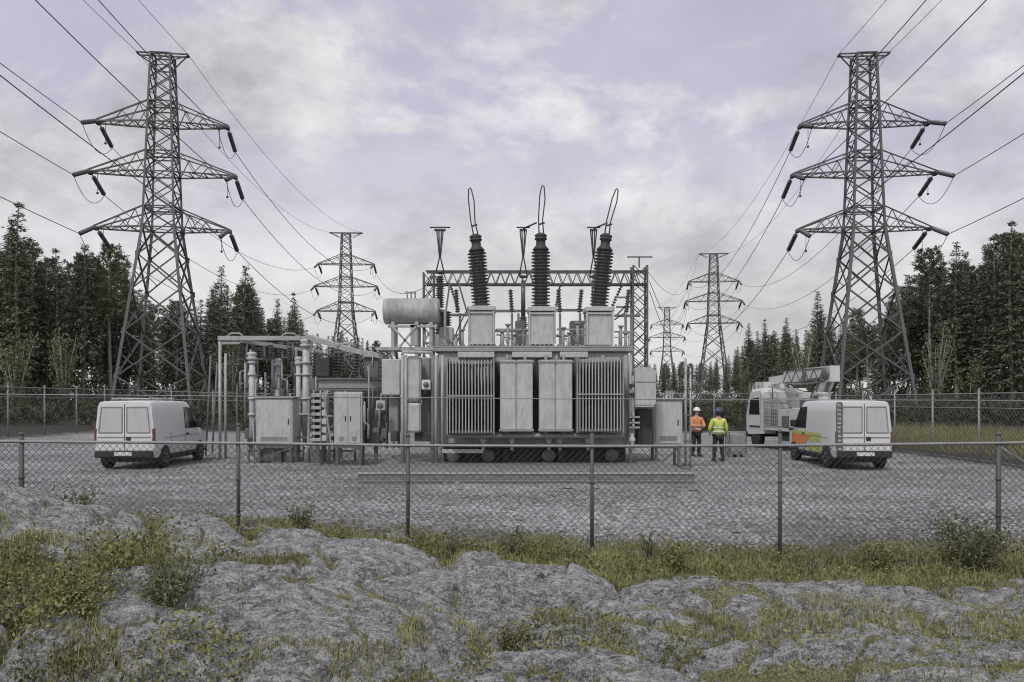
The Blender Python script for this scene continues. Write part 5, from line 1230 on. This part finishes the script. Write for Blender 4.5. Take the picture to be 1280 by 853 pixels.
# ================================================================ plants in front
g = np.random.default_rng(11)
def blades(n, xs, ys, hmin, hmax, lean=.75, wid=.0042):
    z = surf_z(xs, ys); h = g.uniform(hmin, hmax, n); az = g.uniform(0, 2*math.pi, n); ln = g.uniform(.15, 1, n)*lean
    d = np.stack([np.cos(az), np.sin(az), np.zeros(n)], 1); s = np.stack([-np.sin(az), np.cos(az), np.zeros(n)], 1)*wid*(.6+.8*g.random((n, 1)))
    b = np.stack([xs, ys, z-.02], 1); V = np.empty((n, 6, 3))
    up = np.array([0, 0, 1.])
    p1 = b+up*(h*.55)[:, None]+d*(h*ln*.25)[:, None]; p2 = b+up*(h*(1-.25*ln))[:, None]+d*(h*ln*.85)[:, None]
    V[:, 0] = b-s; V[:, 1] = b+s; V[:, 2] = p1+s*.8; V[:, 3] = p1-s*.8; V[:, 4] = p2+s*.12; V[:, 5] = p2-s*.12
    idx = np.arange(n)[:, None]*6; Fq = np.concatenate([idx+np.array([0, 1, 2, 3]), idx+np.array([3, 2, 4, 5])])
    return V.reshape(-1, 3), Fq
def grass_patch(label, spots, mat='grass_blade', name='grass', hk=.62):
    Vs = []; Fs = []; o = 0
    for cx, cy, rx_, ry_, n, h0, h1 in spots:
        n0 = int(n*1.7); a = g.uniform(0, 6.283, n0); r = np.sqrt(g.random(n0)); xs = cx+rx_*r*np.cos(a); ys = cy+ry_*r*np.sin(a)
        cl = fbm(xs*1.8, ys*1.8, 3, 91); keep = cl > g.uniform(.36, .58, n0); xs, ys = xs[keep], ys[keep]
        if len(xs) == 0: continue
        tall = g.random(len(xs)) < .03; V, Fq = blades(len(xs), xs, ys, np.where(tall, h1*.8, h0*hk), np.where(tall, h1*1.15, h1*hk)); Vs.append(V); Fs.append(Fq+o); o += len(V)
    ob = np_obj(name, np.concatenate(Vs), np.concatenate(Fs), mat); tag(ob, label, 'grass', kind='stuff')
grass_patch('olive grass strip along the foot of the near fence', [(4.5, 12.6, 5.2, .95, 20000, .08, .34), (1.2, 12.3, 2.8, .7, 7000, .08, .3), (-2.8, 12.4, 1.6, .6, 3500, .08, .32), (-5.5, 12.7, 2.2, .4, 2500, .08, .3), (7.5, 11.0, 2.2, 1.3, 9000, .1, .4), (-10, 12.3, 2.5, .8, 4000, .1, .4), (6, 13.8, 4.5, .6, 5000, .06, .28), (0, 13.8, 5, .5, 3000, .06, .25), (-6, 13.6, 4, .5, 2500, .06, .25)])
grass_patch('tufts of grass growing in the clefts of the rock', [(-4.7, 8.3, 1.3, .9, 11000, .06, .26), (-5.2, 7.0, 1.1, .7, 9000, .06, .24), (-3.9, 6.3, 1.1, .5, 5000, .05, .2), (-3.2, 9.1, .9, .5, 5000, .05, .22), (-6.8, 9.2, 1.0, .5, 4000, .06, .22), (-.2, 7.0, .8, .6, 4000, .05, .18), (.8, 7.6, .9, .6, 4500, .05, .2), (2.6, 8.0, 1.2, .4, 4500, .05, .2), (4.2, 8.4, 1.6, .3, 1800, .05, .22), (.2, 10.6, 1.2, .6, 4000, .06, .25), (2.8, 11.0, 2.2, .5, 5000, .06, .3), (5.5, 10.6, 2.2, .5, 4000, .06, .3), (3.4, 6.4, 1.3, .4, 1200, .04, .16), (5.6, 7.3, 1.4, .4, 1500, .05, .2), (-1.4, 6.2, .8, .4, 3000, .04, .16), (-2, 11.2, 1.2, .4, 3000, .06, .25)])
grass_patch('rough grass on the bank outside the right side fence', [(19.5, 22, 3.2, 6, 9000, .2, .7), (20, 34, 3.5, 9, 12000, .2, .8), (22, 44, 4, 8, 9000, .2, .8), (18.0, 17, 1.8, 4, 5000, .15, .5)], hk=1.0)
# low leafy ground cover between the blades
def cover(label, spots, leaf=.035):
    C = []; A = []; B = []
    for cx, cy, rx_, ry_, n, h in spots:
        a = g.uniform(0, 6.283, n); r = np.sqrt(g.random(n)); xs = cx+rx_*r*np.cos(a); ys = cy+ry_*r*np.sin(a); cl = fbm(xs*2.2, ys*2.2, 3, 95); k = cl > g.uniform(.40, .60, n); xs, ys, cl = xs[k], ys[k], cl[k]; m_ = len(xs)
        z = surf_z(xs, ys)+g.uniform(0, 1, m_)**1.5*h*np.clip((cl-.38)*5, .3, 1.3); d = rand_unit(m_, g)+np.array([0, 0, .35]); sd = np.cross(d, rand_unit(m_, g)); L = g.uniform(.5, 1.5, (m_, 1))*leaf
        C.append(np.stack([xs, ys, z], 1)); A.append(d*L); B.append(sd*L*.3)
    o = quads_to_obj('ground_cover', np.concatenate(C), np.concatenate(A), np.concatenate(B), 'shrub_leaf', None); tag(o, label, 'ground cover', kind='stuff')
cover('low leafy ground cover along the near fence and in the rock clefts', [(4.0, 12.6, 5.5, 1.0, 38000, .24), (1.0, 11.9, 3.2, .8, 14000, .22), (7, 10.8, 2.4, 1.2, 12000, .25), (-4.8, 8.0, 1.6, 1.0, 20000, .24), (-5.2, 6.8, 1.3, .9, 14000, .2), (-3.2, 6.2, 1.2, .5, 6000, .12), (-3.4, 9.2, 1.0, .5, 6000, .15), (-3.0, 12.3, 1.8, .6, 6000, .22), (-6, 12.8, 2.4, .5, 5000, .2), (3.2, 10.6, 3.0, .5, 7000, .14), (.6, 7.4, 1.2, .7, 7000, .12), (4.2, 7.6, 2.6, 1.0, 4500, .06), (1.6, 6.0, 2.2, .7, 6000, .08)])
# loose stones scattered over the yard
n = 5200; xs = g.uniform(-14, 14, n); ys = 13.0+19*g.random(n)**1.7; zs = ground_z(xs, ys); r = g.uniform(.012, .05, n)*np.where(g.random(n) < .06, 1.9, 1)
oc = np.array([(1,0,0),(0,1,0),(-1,0,0),(0,-1,0),(0,0,1),(0,0,-1)], float); of = np.array([(0,1,4),(1,2,4),(2,3,4),(3,0,4),(1,0,5),(2,1,5),(3,2,5),(0,3,5)])
V = oc[None]*r[:, None, None]*g.uniform(.6, 1.4, (n, 6, 1))*np.array([1.2, 1.0, .7])+np.stack([xs, ys, zs+r*.25], 1)[:, None]
st_ = np_obj('loose_stones', V.reshape(-1, 3), (np.arange(n)[:, None, None]*6+of[None]).reshape(-1, 3), 'stone'); tag(st_, 'loose stones scattered over the gravel yard', 'stones', kind='stuff')
# tall weeds and low shrubs that can be told apart
for i, (px, d, h, w_, n, mat, nm, lb) in enumerate((
    (1205, 11.9, .95, .7, 4200, 'weed_leaf', 'leafy_shrub', 'dark leafy shrub beside the right corner post of the near fence'),
    (1100, 12.1, .55, .35, 900, 'shrub_leaf', 'leafy_shrub', 'low olive shrub between the right fence posts'),
    (845, 11.8, .62, .28, 700, 'shrub_leaf', 'leafy_shrub', 'olive weedy shrub between the fourth and fifth fence posts'),
    (640, 11.9, .55, .25, 500, 'weed_leaf', 'weed_plant', 'thin weed with upright stalks between the third and fourth fence posts'),
    (565, 11.8, .40, .2, 380, 'weed_leaf', 'weed_plant', 'short weed on the rock edge right of the third fence post'),
    (810, 12.6, .62, .14, 300, 'weed_leaf', 'weed_plant', 'tall thin weed stalk right of the fourth fence post'),
    (1012, 11.7, .50, .24, 500, 'weed_leaf', 'weed_plant', 'spiky weed right of the fifth fence post'),
    (375, 12.6, .55, .35, 800, 'weed_leaf', 'leafy_shrub', 'dark shrub behind the rock right of the second fence post'),
    (268, 12.4, .42, .3, 600, 'shrub_leaf', 'leafy_shrub', 'small olive shrub behind the rock left of the second fence post'),
    (430, 12.3, .42, .3, 600, 'shrub_leaf', 'leafy_shrub', 'small olive shrub midway between the second and third fence posts'),
    (95, 13.0, .7, .4, 700, 'weed_leaf', 'leafy_shrub', 'ragged dark shrub behind the left rock hump'),
    (150, 8.1, .46, .62, 3600, 'shrub_leaf', 'leafy_shrub', 'olive dwarf shrub in the hollow of the left rock'),
    (95, 7.1, .42, .55, 3000, 'shrub_leaf', 'leafy_shrub', 'olive dwarf shrub at the lower left corner of the rock'),
    (205, 7.2, .34, .46, 2200, 'weed_leaf', 'leafy_shrub', 'dark dwarf shrub at the foot of the left rock hump'),
    (640, 7.9, .22, .3, 500, 'shrub_leaf', 'leafy_shrub', 'low olive shrub in the middle cleft of the rock'))):
    x = (px-640)*d/F; z = float(surf_z(x, d)); leaf_bush(nm, mat, (x, d, z-.04), h, w_, n, 400+i, lb, 'shrub' if nm == 'leafy_shrub' else 'weed', 'plants by the rock and near fence', .055 if h > .5 else .04, 8)
